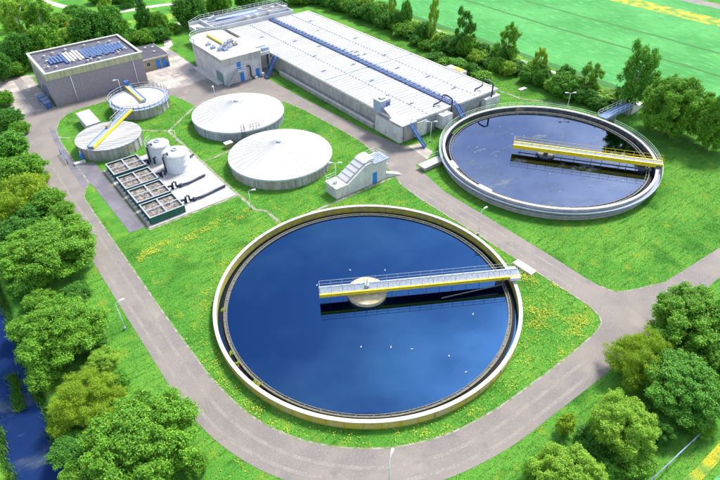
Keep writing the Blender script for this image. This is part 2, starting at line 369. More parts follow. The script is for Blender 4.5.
inner = [(15.7, 123.9)]+spline([(15.7, 123.9), (18.5, 126.6), (21.8, 127.2), (27.2, 127.2), (33.4, 125.6), (38.6, 121.8), (40.4, 116.4), (40.9, 111.9)], 4)[1:]
inner += [(44, 110.6), (48, 109.9), (53, 107), (57.2, 101.6), (58.2, 96), (58.9, 83), (58.9, 76), (57.1, 67.1), (54.9, 60.5), (54.6, 55.5), (54.8, 42), (54.9, 31.7), (54.9, 26)]
inner += spline([(54.9, 24.6), (54.4, 21.9), (52.6, 20.5), (47.6, 20.1), (40, 20.1), (32.2, 20.5), (26, 21.8), (20.2, 24.8), (15.2, 29.8), (12.2, 36), (11.0, 43.5)], 6)
inner += [(10.8, 57), (10.8, 83), (10.9, 91), (12.0, 93.6), (13.0, 94.6), (13.1, 102.6), (13.3, 114.2), (13.9, 119.8)]
mb = MB(); mb.sheet(outer, .02, [inner]); struct(mb.build('road', 'asphalt'))
# pale edging strips along the road
def strip(mb, P, w, z, closed=False, side=0):
    n = len(P); L = []; R_ = []
    for i, p in enumerate(P):
        a = P[(i-1) % n] if closed or i > 0 else P[i]; b = P[(i+1) % n] if closed or i < n-1 else P[i]
        dx, dy = b[0]-a[0], b[1]-a[1]; l = math.hypot(dx, dy) or 1
        nx, ny = -dy/l, dx/l
        L.append((p[0]+nx*(w/2+side*w/2), p[1]+ny*(w/2+side*w/2), z)); R_.append((p[0]-nx*(w/2-side*w/2), p[1]-ny*(w/2-side*w/2), z))
    m_ = n if closed else n-1
    mb.add(L+R_, [(i, n+i, n+(i+1) % n, (i+1) % n) for i in range(m_)], False)
mb = MB(); strip(mb, inner, .22, .028, True); struct(mb.build('road_edging', 'kerb'))
mb = MB(); strip(mb, outer[7:17], .2, .028); struct(mb.build('road_edging', 'kerb'))
for x0 in (7.75, 9.35):
    mb = MB(); strip(mb, [(x0+.08*math.sin(q*.7), 45+q*3.0) for q in range(22)], .42, .024); struct(mb.build('tyre_track', 'track'))
for off in (0, 1.6):
    P = spline([(7.75+off, 48), (8.0+off, 41), (9.2+off*.95, 34.4+off*.3), (12.1+off*.8, 28.2+off*.5), (17.2+off*.6, 22.4+off*.8), (23.4+off*.4, 19.0+off*.9), (30.7, 17.3+off), (38, 17.0+off*.95), (47, 16.8+off)], 6)
    mb = MB(); strip(mb, P, .42, .0245); struct(mb.build('tyre_track', 'track'))
    mb = MB(); strip(mb, [(56.1+off, 27+q*3.0) for q in range(12)], .42, .024); struct(mb.build('tyre_track', 'track'))
# darker strip of asphalt next to the parking slab, the slab itself, the yards
def sheet(name, pts, z, m_): mb = MB(); mb.sheet(pts, z); return struct(mb.build(name, m_))
sheet('pavement', [(11.6, 94.2), (13.4, 94.8), (13.3, 114.2), (14.2, 119.6), (13.2, 122), (12.4, 116), (11.8, 104)], .026, 'asphalt_dark')
sheet('pavement', [(13.1, 102.3), (15.95, 102.3), (15.95, 76.4), (13.5, 76.4)], .034, 'asphalt_dark')
mb = MB()
for k in range(7): mb.box(13.15, 15.9, 77+k*3.7-.02, 77+k*3.7+.02, .034, .04)
struct(mb.build('pavement_joints', 'kerb'))
# left yard of cast slabs
sheet('yard', [(8.2, 131.05), (16.9, 131.25), (16.9, 152.5), (19.8, 153.5), (12, 156), (9.0, 148)], .024, 'yard')
mb = MB()
for i in range(4):
    for j in range(9):
        x0 = 9.2+i*1.85; y0 = 132+j*2.55
        if (i*7+j*5) % 5 != 4: mb.box(x0, x0+1.8, y0, y0+2.5, .024, .045)
struct(mb.build('yard_slabs', 'slab'))
# right yard in front of the pump building
sheet('yard', [(38.2, 124.0), (50.8, 124.0), (50.8, 153), (46.4, 154), (46.4, 138.4), (38.2, 138.4)], .03, 'yard')
mb = MB()
for i in range(5):
    for j in range(10):
        if rnd.random() < .7: mb.box(39+i*2.3, 39+i*2.3+2.25, 125+j*2.7, 125+j*2.7+2.64, .03, .045)
struct(mb.build('yard_slabs', 'slab'))
sheet('path', [(50.8, 150.8), (52.8, 152.5), (54.5, 159), (61.8, 167.5), (70, 179), (69, 180), (60.6, 168.3), (53, 159.5), (50.8, 154)], .03, 'pink_path')
# footpaths
def path(name, P, w, z, m_): mb = MB(); strip(mb, P, w, z); return struct(mb.build(name, m_))
path('footpath', [(40.9, 112.6), (31.6, 104.9), (31.55, 76), (31.7, 69.9), (32.9, 68.4), (32.95, 63.6)], .55, .016, 'kerb')
path('footpath', [(33, 63.5), (43.8, 63.5), (55.9, 63.5)], .55, .0165, 'kerb')
path('footpath', [(31.6, 105), (27.4, 108.8)], .5, .0175, 'kerb')
path('footpath', [(15.2, 114.6), (13.4, 116.3)], .5, .0175, 'kerb')
path('footpath', [(31.6, 89.3), (38, 90)], .5, .0175, 'kerb')
path('footpath', [(16.1, 75.3), (31.4, 75.3)], .45, .0175, 'kerb')
path('footpath', [(97.7, 76.6), (98.2, 70.5), (104, 62)], .6, .0175, 'kerb')
path('field_path', [(118, 160), (115.4, 120), (115.3, 77), (115.3, 20)], 2.4, .02, 'pink_path')
# far fields
sheet('crop_field', [(120.5, -60), (179, -60), (179, 330), (120.5, 330)], .03, 'crop')
sheet('field_verge', [(118.4, -60), (120.5, -60), (120.5, 330), (118.4, 330)], .03, 'tram')
sheet('crop_field', [(186.5, -60), (196, -60), (196, 330), (186.5, 330)], .03, 'crop')
sheet('field_verge', [(179, -60), (186.5, -60), (186.5, 330), (179, 330)], .03, 'yellow_verge')
sheet('far_road', [(196, -60), (201, -60), (201, 330), (196, 330)], .03, 'asphalt')
sheet('crop_field', [(201, -60), (360, -60), (360, 330), (201, 330)], .03, 'meadow')
for xx in (143.6, 158.2): 
    P = [(xx+.25*math.sin(y*.11)+.15*math.sin(y*.37), y) for y in np.arange(-40, 300, 3)]
    path('tramline', P, 1.0, .036, 'tram')
# meadow and lane far left
sheet('meadow', [(-200, 166), (-30, 160), (8, 158), (30, 163), (52, 166), (68, 180), (84, 176), (96, 160), (112, 160), (112, 400), (-200, 400)], .018, 'meadow')
path('lane', spline([(34, 232), (36.9, 219.4), (40.0, 209.4), (43.8, 199.0), (48, 194.4), (53.6, 192.2), (64.8, 191.0), (72.0, 188.2), (84, 187), (100, 189)], 5), 2.6, .03, 'pink_path')
# pads near the long building
sheet('pavement', [(64.3, 64.2), (67.0, 65.6), (67.4, 69.5), (64.9, 70.2)], .032, 'slab')
sheet('pad', [(16.3, 75.6), (31.3, 75.6), (31.3, 96.5), (25.5, 98.5), (22.9, 98.5), (22.9, 97.6), (16.3, 97.6)], .05, 'pad')

# ------------------------------------------------------------------ near clarifier
def tank_near():
    t = thing('settling_tank', 'large round concrete settling tank with white rim and deep blue water, in the foreground', 'tank', (*T1, 0))
    mb = MB(); mb.lathe([(19.9, 0), (19.9, 1.1), (19.5, 1.1), (19.5, 0)], 160, smooth=True)
    for k in range(64):
        a = 2*PI*k/64; mb.beam((19.91*math.cos(a), 19.91*math.sin(a), 0.02), (19.91*math.cos(a), 19.91*math.sin(a), 1.08), .07, .05)
    mb.build('wall', 'concrete_moss', t)
    mb = MB(); mb.lathe([(19.49, 1.1), (19.49, 0)], 160); mb.build('inner_face', 'moss_yellow', t)
    mb = MB(); mb.ring(19.47, 19.93, 1.1, 1.18, 160); mb.build('rim', 'coping', t)
    mb = MB(); mb.ring(18.75, 19.15, 0, .1, 160); mb.build('launder', 'launder_black', t)
    mb = MB(); mb.ring(18.62, 18.74, 0, .36, 160); mb.ring(18.28, 18.36, 0, .32, 160); mb.ring(18.37, 18.61, 0, .2, 160)
    for k in range(60):
        a = 2*PI*k/60; mb.beam((18.37*math.cos(a), 18.37*math.sin(a), .24), (18.61*math.cos(a), 18.61*math.sin(a), .24), .12, .06)
    mb.build('weir', 'weir', t)
    mb = MB(); mb.lathe([(2.65, 0), (2.65, .65), (2.5, .7), (0, 1.32)], 48, smooth=False, cx=.35, cy=.5); mb.lathe([(.5, 1.0), (.5, 1.43), (0, 1.43)], 20)
    mb.build('centre_drum', 'drum', t)
    for a, s in ((G(222, 309, .4), .35), (G(232, 351, .4), .4), (G(238, 361, .4), .4), (G(258, 380.5, .4), .5), (G(261, 382, .4), .3)):
        mb = MB(); 
        for q in range(14):
            x, y = a[0]-T1[0]+rnd.gauss(0, s*.5), a[1]-T1[1]+rnd.gauss(0, s*.5)
            d = math.hypot(x, y); x *= 18.85/d*(1+rnd.gauss(0, .01)); y *= 18.85/d
            mb.tube([(x, y, .1), (x, y, .22), (x+.05, y, .36)], .16, 6, r2=.05)
        mb.build('algae_tuft', 'algae', t)
    mb = MB(); mb.lathe([(0, .15), (18.28, .15)], 128, smooth=False); struct(mb.build('tank_water', 't1_water', None, (*T1, 0)))
    mb = MB(); mb.lathe([(19.16, .06), (19.48, .06)], 128, smooth=False); struct(mb.build('tank_water', 't1_water', None, (*T1, 0)))
tank_near()

def scraper_bridge(label, loc, ang, x0, x1, zd, hw, gh, railm, truss, wz, arm):
    t = thing('scraper_bridge', label, 'bridge', (*loc, 0), ang)
    for s in (-1, 1):
        mb = MB(); mb.box(x0, x1, s*hw-.06, s*hw+.06, zd-gh, zd)
        for k in range(int((x1-x0)/1.3)): mb.box(x0+k*1.3, x0+k*1.3+.06, s*hw-.1, s*hw+.1, zd-gh+.03, zd-.03)
        mb.box(x0, x1, s*hw-.12, s*hw+.12, zd-.03, zd+.03)
        mb.build('girder', 'yellow' if s < 0 or railm == 'yellow' else 'blue_grey', t)
    mb = MB(); mb.box(x0+.03, x1-.03, -hw+.13, hw-.13, zd-.1, zd-.04)
    for k in range(int((x1-x0)/.6)): mb.box(x0+.1+k*.6, x0+.2+k*.6, -hw+.13, hw-.13, zd-.04, zd-.015)
    mb.build('deck', 'grate', t)
    for s in (-1, 1):
        mb = MB(); railing(mb, [(x0+.1, s*hw, zd), (x1-.1, s*hw, zd)], 1.05, 1.5, .028, (1.0, .5)); mb.build('railing', railm, t)
    mb = MB(); railing(mb, [(x0+.1, -hw, zd), (x0+.1, hw, zd)], 1.05, 1.2, .028); mb.build('end_railing', railm, t)
    return t
b1 = scraper_bridge('yellow edged scraper bridge with grey railings across the foreground round tank', T1, math.radians(-30.4), -6.3, 20.6, 1.95, .72, .5, 'steel', True, .15, True)
for x in (-5, -3.2, 3.2, 5.4, 7.8, 9.6, 11.3, 13.2, 15.0):
    mb = MB(); mb.tube([(x, -.6, 1.6), (x, -.6, .05)], .035, 6); mb.build('hanging_rod', 'dark_steel', b1)
mb = MB(); mb.tube([(9.6, -1.9, .35), (18.2, -1.0, .9)], .09, 8); mb.build('skimmer_arm', 'dark_steel', b1)
for s in (-1, 1):
    mb = MB(); mb.box(19.0, 20.4, s*.95-.2, s*.95+.2, 1.45, 1.95); mb.build('carriage', 'white_metal', b1)
    mb = MB(); mb.tube([(19.7, s*.95-.08, 1.43), (19.7, s*.95+.08, 1.43)], .18, 14); mb.build('wheel', 'rubber', b1)
mb = MB(); mb.box(17.6, 18.6, -.5, .3, .25, 1.2); mb.tube([(18.1, -.9, .3), (18.1, -.9, 1.8)], .06, 6); mb.build('scraper_box', 'dark_steel', b1)
mb = MB(); mb.box(-.25, .25, -.25, .25, 1.96, 2.3); mb.tube([(0, 0, 2.3), (0, 0, 3.3)], .06, 6); mb.build('drive_box', 'steel', b1)

# ------------------------------------------------------------------ far clarifier
def tank_far():
    t = thing('settling_tank', 'round settling tank with outer ledges and pale sky-coloured water, behind the road', 'tank', (*T2, 0))
    mb = MB(); mb.lathe([(18.45, 0), (18.45, 1.9), (18.1, 1.9), (18.1, .4)], 160)
    mb.build('wall', 'concrete', t)
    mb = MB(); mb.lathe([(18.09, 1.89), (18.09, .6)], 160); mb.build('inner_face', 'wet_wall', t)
    mb = MB(); mb.ring(18.05, 18.5, 1.9, 2.05, 160); mb.build('rim', 'coping', t)
    for z, w, mm in ((1.42, .7, 'grate'), (.85, .3, 'concrete'), (.35, .15, 'wall_bluish')):
        mb = MB(); mb.ring(18.46, 18.46+w, z, z+.1, 160); mb.build('ledge', mm, t)
    mb = MB()
    for k in range(90):
        a = 2*PI*k/90; mb.beam((18.47*math.cos(a), 18.47*math.sin(a), 1.2), (19.1*math.cos(a), 19.1*math.sin(a), 1.39), .1, .06)
    mb.build('ledge_bracket', 'dark_steel', t)
    mb = MB(); mb.ring(19.1, 19.17, 1.53, 1.72, 160); mb.build('ledge_rail', 'blue_grey', t)
    mb = MB(); mb.ring(17.15, 17.3, .7, 1.4, 160); mb.ring(16.75, 16.83, .8, 1.32, 160)
    for k in range(90):
        a = 2*PI*k/90; mb.beam((16.8*math.cos(a), 16.8*math.sin(a), 1.28), (17.2*math.cos(a), 17.2*math.sin(a), 1.28), .06, .04)
    mb.build('weir', 'weir', t)
    mb = MB(); mb.ring(17.31, 17.75, .6, 1.0, 160); mb.build('launder', 'launder_black', t)
    for a0, a1 in ((math.radians(-70), math.radians(-4)), (math.radians(6), math.radians(150))):
        mb = MB(); n = 26; P = arcpts(19.1, a0, a1, n, 1.52); railing(mb, P, 1.05, 3.2, .03, (1.0, .66, .33)); mb.build('railing', 'rail_green', t)
    mb = MB(); mb.lathe([(1.6, .5), (1.6, 1.45), (1.35, 1.45), (1.35, 1.3), (0, 1.3)], 32, smooth=False); mb.lathe([(.4, 1.3), (.4, 2.1)], 16); mb.build('centre_drum', 'dark_steel', t)
    for px, py in ((457, 164), (483, 189)):
        x, y = G(px, py, 1.8); d = math.hypot(x-T2[0], y-T2[1]); x = (x-T2[0])/d*17.6; y = (y-T2[1])/d*17.6
        a = math.atan2(y, x); o = MB(); o.box(-.35, .35, -1.3, 1.3, 1.4, 1.85); o.build('scum_box', 'coping', t, (x, y, 0), a)
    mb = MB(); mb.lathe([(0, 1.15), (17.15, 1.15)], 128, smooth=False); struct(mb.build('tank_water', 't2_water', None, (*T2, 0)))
    mb = MB(); mb.lathe([(17.75, .95), (18.08, .95)], 128, smooth=False); struct(mb.build('tank_water', 't1_water', None, (*T2, 0)))
tank_far()
b2 = scraper_bridge('bright yellow scraper bridge over the pale water of the far round tank', (T2[0]-.25, T2[1]-.3), math.radians(-55.2), -6.0, 18.9, 2.8, .65, .7, 'yellow', True, 1.7, False)
for x in (-4.6, -1.8, 2.6, 4.8, 7.6, 9.3, 12.2, 13.4, 15.0):
    mb = MB(); mb.tube([(x, -.45, 2.1), (x, -.45, 1.05)], .06, 6); mb.build('hanging_rod', 'blue_dull', b2)
mb = MB(); mb.box(-5, 16.0, -.15, .05, 1.0, 1.25); mb.build('scraper_blade', 'dark_steel', b2)
for s in (-1, 1):
    mb = MB(); mb.box(17.9, 18.7, s*.8-.15, s*.8+.15, 2.06, 2.5); mb.build('carriage', 'dark_steel', b2)
mb = MB(); mb.box(15.4, 16.3, -.9, -.2, 1.1, 1.8); mb.tube([(15.8, -.5, 1.8), (15.8, -.5, 2.2)], .06, 6); mb.build('scraper_box', 'dark_steel', b2)

# blue footbridge from the far tank
t = thing('footbridge', 'blue decked footbridge with railings leading from the far round tank to the hedge', 'bridge', (99.0, 52.3, -.85))
mb = MB(); mb.box(.9, 10.4, -1, 1, 2.72, 2.85); mb.build('deck', 'blue_dull', t)
for s in (-1, 1):
    mb = MB(); railing(mb, [(.9, s*.97, 2.85), (10.4, s*.97, 2.85)], 1.05, 1.5, .035, (1, .5)); mb.build('railing', 'rail', t)
    mb = MB(); mb.box(.9, 10.4, s*.95-.08, s*.95+.08, 2.45, 2.71); mb.build('girder', 'blue_grey', t)
for x in (4.6, 9.6):
    mb = MB(); mb.box(x, x+.35, -.85, .85, .85, 2.44); mb.build('pier', 'concrete', t)
mb = MB(); mb.hexa([(10.4, -1, .85), (17, -1, .85), (17, 1, .85), (10.4, 1, .85), (10.4, -1, 2.8), (17, -1, .95), (17, 1, .95), (10.4, 1, 2.8)]); mb.build('ramp', 'concrete_white', t)

# ------------------------------------------------------------------ covered round tanks
def covered(label, c, stain):
    t = thing('covered_tank', label, 'tank', (*c, 0))
    mb = MB(); mb.lathe([(9.1, 0), (9.1, 1.9)], 96)
    for k in range(48):
        a = 2*PI*k/48; mb.beam((9.11*math.cos(a), 9.11*math.sin(a), 0.02), (9.11*math.cos(a), 9.11*math.sin(a), 1.85), .12, .08)
    mb.build('wall', stain, t)
    mb = MB(); n = 36; prof = [(9.3, 1.88), (9.3, 2.05), (.45, 4.3)]
    mb.lathe(prof, n*3, smooth=False)
    for k in range(n):
        a = 2*PI*k/n
        mb.beam((9.28*math.cos(a), 9.28*math.sin(a), 2.075), (.5*math.cos(a), .5*math.sin(a), 4.31), .05 if k % 3 else .09, .05)
    o = mb.build('roof', 'roof_white', t)
    mb = MB(); mb.lathe([(.5, 4.25), (.5, 4.5), (.42, 4.55), (0, 4.5)], 24); mb.build('roof_cap', 'blue_grey', o)
    mb = MB(); mb.ring(9.15, 9.36, 1.72, 1.9, 96); mb.build('gutter', 'steel', t)
    return t
ct1 = covered('round tank under a white ribbed cone roof, beside the sloped concrete housing', C1, 'concrete_stained')
ct0 = covered('round tank under a white ribbed cone roof, beside the road to the pump building', C0, 'wall_bluish')
mb = MB()
a = math.atan2(G(244, 135, 2)[1]-C0[1], G(244, 135, 2)[0]-C0[0])
for da in (-.03, .03):
    x, y = 9.5*math.cos(a+da), 9.5*math.sin(a+da); x2, y2 = 8.6*math.cos(a+da), 8.6*math.sin(a+da)
    mb.tube([(x, y, 0), (x, y, 3.1), (x2, y2, 3.3), (x2, y2, 2.2)], .06, 6)
for k in range(8):
    mb.tube([(9.5*math.cos(a-.03), 9.5*math.sin(a-.03), .3+k*.3), (9.5*math.cos(a+.03), 9.5*math.sin(a+.03), .3+k*.3)], .02, 5)
mb.build('ladder', 'dark_steel', ct0)
mb = MB(); a2 = a+.16
railing(mb, [(9.0*math.cos(a2+k*.07), 9.0*math.sin(a2+k*.07), 2.1) for k in range(4)], 1.1, .6, .04); mb.build('platform_railing', 'dark_steel', ct0)
t = thing('valve_chest', 'small tan valve chest against the wall of the rear cone-roofed tank', 'cabinet', (*G(229, 147), 0))
mb = MB(); mb.box(-.7, .7, -.5, .5, 0, .9); mb.build('body', 'timber', t)
mb = MB(); mb.box(-.78, .78, -.58, .58, .9, 1.0); mb.build('lid', 'coping', t)
mb = MB(); mb.tube([(.9, -.6, 0), (.9, -.6, .7)], .12, 8); mb.build('pipe', 'pipe_black', t)

# ------------------------------------------------------------------ thickener tanks
def thickener(label, c, roof, walk):
    t = thing('thickener_tank', label, 'tank', (*c, 0))
    mb = MB(); mb.lathe([(5.8, 0), (5.8, 2.2)], 72)
    for k in range(24):
        a = 2*PI*k/24; mb.beam((5.82*math.cos(a), 5.82*math.sin(a), .02), (5.82*math.cos(a), 5.82*math.sin(a), 2.15), .16, .12)
    mb.build('wall', 'concrete_stained', t)
    if walk:
        mb = MB(); mb.lathe([(5.5, 2.2), (5.5, 2.3), (0, 2.75)], 60, smooth=False); mb.build('roof', 'roof_white', t)
        mb = MB(); mb.ring(5.5, 6.25, 2.1, 2.2, 72); mb.build('walkway', 'blue_grey', t)
        mb = MB(); railing(mb, arcpts(6.2, 0, 2*PI, 36, 2.2), 1.05, 1.6, .045, (1, .5)); mb.build('railing', 'steel', t)
        mb = MB(); mb.ring(5.3, 5.48, 2.3, 2.5, 72); mb.build('curb', 'steel', t)
    else:
        mb = MB(); mb.lathe([(6.0, 2.2), (6.0, 2.34), (0, 2.4)], 60, smooth=False)
        for k in range(-9, 10):
            x = k*.62; h = math.sqrt(max(0, 5.95**2-x*x)); mb.beam((x*.707-h*.707, x*.707+h*.707, 2.41), (x*.707+h*.707, x*.707-h*.707, 2.41), .06, .05) if abs(x) < 5.9 else None
        mb.build('roof', 'roof_panel', t)
    return t
ta = thickener('round tank with white domed cover and railed walkway, behind the slatted one', TA, 0, True)
tb = thickener('stained round tank with flat slatted white cover, beside the dark filter beds', TB, 0, False)
def small_bridge(name, label, a, b, z, w, parent_group=None):
    a = Vector(a); b = Vector(b); L = (b-a).length; ang = math.atan2(b.y-a.y, b.x-a.x)
    t = thing(name, label, 'walkway', (a.x, a.y, 0), ang)
    mb = MB(); mb.box(0, L, -w/2, w/2, z-.3, z-.05); mb.build('deck', 'blue_grey', t)
    mb = MB(); mb.box(0, L, -w/2-.16, -w/2-.01, z-.45, z+.05); mb.build('edge_beam', 'yellow', t)
    mb = MB(); mb.box(0, L, w/2+.01, w/2+.16, z-.45, z+.05); mb.build('edge_beam', 'blue_dull', t)
    return t, L
w1, L = small_bridge('access_bridge', 'blue and yellow railed bridge crossing the slatted round cover to its neighbour', (16.3, 102.4), (27.4, 113.6), 2.95, 1.0)
for s in (-1, 1):
    mb = MB(); railing(mb, [(L*.58, s*.5, 2.95), (L, s*.5, 2.95)], 1.05, 1.2, .045); mb.build('railing', 'steel', w1)
mb = MB(); mb.box(L*.45, L*.52, .1, .6, 2.95, 3.5); mb.build('motor', 'timber', w1)
for x in (.8, L*.55, L-1): mb = MB(); mb.box(x, x+.3, -.4, .4, 2.35, 2.64); mb.build('support', 'steel', w1)
w2, L2 = small_bridge('access_bridge', 'short blue and yellow bridge lying on the white domed cover', (31.3, 125.6), (31.3, 115.6), 3.15, .8)
mb = MB(); mb.box(-.4, .5, -.5, .5, 3.15, 4.0); mb.build('drive_cabinet', 'blue', w2)
for x in (.6, L2*.5, L2-.6): mb = MB(); mb.box(x, x+.3, -.3, .3, 2.5, 2.84); mb.build('support', 'steel', w2)
for x, y, lb in ((14.5, 103.9, 'thin white post with blue box at the slatted round tank wall'),):
    t = thing('control_post', lb, 'post', (x, y, 0)); mb = MB(); mb.tube([(0, 0, 0), (0, 0, 1.9)], .05, 8); mb.build('pole', 'rail', t)
    mb = MB(); mb.box(-.3, .3, -.25, .25, .5, 1.3); mb.build('box', 'door_blue', t)
t = thing('shed', 'small white flat-roofed shed beside the two blue-bridged round tanks', 'shed', (18.8, 113.7, 0))
mb = MB(); mb.box(0, 2.5, 0, 7.2, 0, 1.7); mb.build('wall', 'concrete_white', t)
mb = MB(); mb.hexa([(-.12, -.12, 1.7), (2.62, -.12, 1.7), (2.62, 7.32, 1.7), (-.12, 7.32, 1.7), (-.12, -.12, 1.85), (2.62, -.12, 2.0), (2.62, 7.32, 2.0), (-.12, 7.32, 1.85)]); mb.build('roof', 'roof_white', t)
mb = MB(); mb.box(.7, 1.6, -.05, -.002, .02, 1.6); mb.build('door', 'blue_grey', t)
t = thing('concrete_plinth', 'low white concrete block at the end of the dark parking slab', 'block', (12.8, 102.6, 0))
mb = MB(); mb.box(0, 2.0, 0, .8, 0, .35); mb.build('block', 'coping', t)
t = thing('barrier_gate', 'dark blue barrier bar lying beside the road near the white block', 'barrier', (11.95, 104.2, 0))
mb = MB(); mb.tube([(0, 0, .0), (0, 0, .95)], .07, 8); mb.tube([(0, 4.6, 0), (0, 4.6, .95)], .07, 8); mb.build('post', 'dark_steel', t)
mb = MB(); mb.tube([(0, 0, .9), (0, 4.6, .9)], .06, 8); mb.tube([(0, 0, .5), (0, 4.6, .5)], .04, 8); mb.build('bar', 'blue_dull', t)

# ------------------------------------------------------------------ filter beds
def filter_bed(label, v1):
    t = thing('filter_bed', label, 'filter bed', (16.9, v1-4.75, 0), 0, 'green steel filter beds in a row')
    Wd, L, H = 5.7, 4.75, 1.3
    mb = MB(); th = .14
    mb.box(0, Wd, 0, th, .05, H); mb.box(0, Wd, L-th, L, .05, H); mb.box(0, th, th, L-th, .05, H); mb.box(Wd-th, Wd, th, L-th, .05, H)
    mb.build('tank_wall', 'green_steel', t)
    mb = MB(); z0, z1 = H, H+.07
    for a in (0, L/2-.11, L-.22): mb.box(-.05, Wd+.05, a, a+.22, z0, z1)
    for a in (-.03, Wd/2-.1, Wd-.2):
        mb.box(a, a+.22, .22, L/2-.11, z0, z1-.005); mb.box(a, a+.22, L/2+.11, L-.22, z0, z1-.005)
    mb.build('rim', 'steel', t)
    mb = MB(); mb.box(th, Wd-th, th, L-th, .3, 1.0)
    for k in range(420):
        x = rnd.uniform(.3, Wd-.3); y = rnd.uniform(.3, L-.3); s = rnd.uniform(.04, .11)
        a = rnd.random()*3; mb.beam((x-s*math.cos(a), y-s*math.sin(a), 1.0+s*.3), (x+s*math.cos(a), y+s*math.sin(a), 1.0+s*.4), s*1.2, s*.9)
    mb.build('bed', 'filter_bed', t)
    mb = MB(); mb.tube([(Wd, L/2, .8), (Wd+.8, L/2, .8), (Wd+1.0, L/2, .75), (Wd+1.0, L/2, .2)], .2, 10); mb.build('outlet_pipe', 'pipe_black', t)
    for k in range(4): mb = MB(); mb.box(-.45, -.1, .4+k*1.15, .8+k*1.15, .02, .5); mb.build('footing', 'coping', t)
    return t
for i, v1 in enumerate((97.35, 91.6, 86.3, 80.95)):
    filter_bed(['green filter bed nearest the slatted round tank', 'green filter bed second from the slatted round tank, beside the white drums',
                'green filter bed third from the slatted round tank', 'green filter bed at the lawn end of the row, its long dark side showing'][i], v1)
sheet('gravel_strip', [(15.95, 75.6), (16.85, 75.6), (16.85, 98), (15.95, 98)], .02, 'soil')

def drum_tank(label, c, R, H):
    t = thing('storage_tank', label, 'tank', (*c, 0))
    mb = MB(); mb.lathe([(R+.1, 0.05), (R+.1, .3), (R, .3), (R, H)], 48)
    for z in (H*.36, H*.7): mb.ring(R+.002, R+.03, z, z+.05, 48)
    mb.build('shell', 'white_metal', t)
    mb = MB(); mb.lathe([(R+.06, H-.06), (R+.06, H+.03), (R*.6, H+.3), (0, H+.48)], 48)
    for k in range(12):
        a = 2*PI*k/12; mb.beam((R*math.cos(a), R*math.sin(a), H+.06), (.3*math.cos(a), .3*math.sin(a), H+.47), .05, .04)
    mb.build('roof', 'roof_white', t)
    mb = MB(); mb.ring(.35, .5, H+.44, H+.6, 20); mb.build('vent', 'blue_grey', t)
    a = math.radians(200)
    mb = MB(); x, y = math.cos(a), math.sin(a)
    mb.tube([((R-.7)*x, (R-.7)*y, H+.2), ((R-.7)*x, (R-.7)*y, H+.55), ((R+.1)*x, (R+.1)*y, H+.6), ((R+.38)*x, (R+.38)*y, H+.2), ((R+.38)*x, (R+.38)*y, .5), ((R+.9)*x, (R+.9)*y-.1, .3)], .17, 10)
    mb.build('pipe', 'pipe_black', t)
    return t
d1 = drum_tank('white steel drum tank with ladder hoop, farther of the two beside the filter beds', (26.2, 95.4), 2.0, 3.1)
d2 = drum_tank('white steel drum tank, nearer and wider of the two beside the filter beds', (27.3, 90.1), 2.3, 3.25)
mb = MB(); railing(mb, arcpts(1.9, math.radians(110), math.radians(230), 8, 3.15), 1.0, .8, .03); mb.tube([(-2.15, .4, 0), (-2.15, .4, 4.1)], .04, 6); mb.tube([(-2.15, .0, 0), (-2.15, .0, 4.1)], .04, 6)
mb.build('ladder', 'rail_green', d1)
for i, (y, xa, xb) in enumerate(((94.0, 24.5, 25.2), (88.6, 23.7, 24.8), (83.8, 23.7, 29.8), (78.4, 23.7, 31.0))):
    lb = ['black pipe run at the far white drum', 'black pipe run ending at the near white drum', 'black pipe run crossing the pad just before the near white drum', 'black pipe run on the pad closest to the lawn'][i]
    t = thing('pipe_run', lb, 'pipe', (0, 0, 0)); mb = MB()
    mb.tube([(xa, y, .1), (xa, y, 1.3), (xa+.3, y, 1.45), (xa+.6, y, 1.3), (xa+.6, y, .45)], .16, 10); mb.build('elbow', 'pipe_black', t)
    if xb-xa > 2:
        mb = MB(); mb.tube([(xa+.6, y, .4), (xa+2.6, y-.1, .35), (xb, y+.6, .3)], .2, 10); mb.build('pipe', 'pipe_black', t)
        mb = MB(); mb.lathe([(.32, 0), (.32, .55), (0, .55)], 14, cx=xa+1.4, cy=y); mb.build('valve', 'pipe_black', t)
    mb = MB(); mb.box(xa-.5, xa+1, y-.35, y+.35, .05, .12); mb.build('base', 'coping', t)
t = thing('pipe_run', 'short black pipe stub pointing out behind the near white drum', 'pipe'); mb = MB(); mb.tube([(29.4, 91.6, .4), (31.3, 92.3, .4)], .18, 10); mb.build('pipe', 'pipe_black', t)

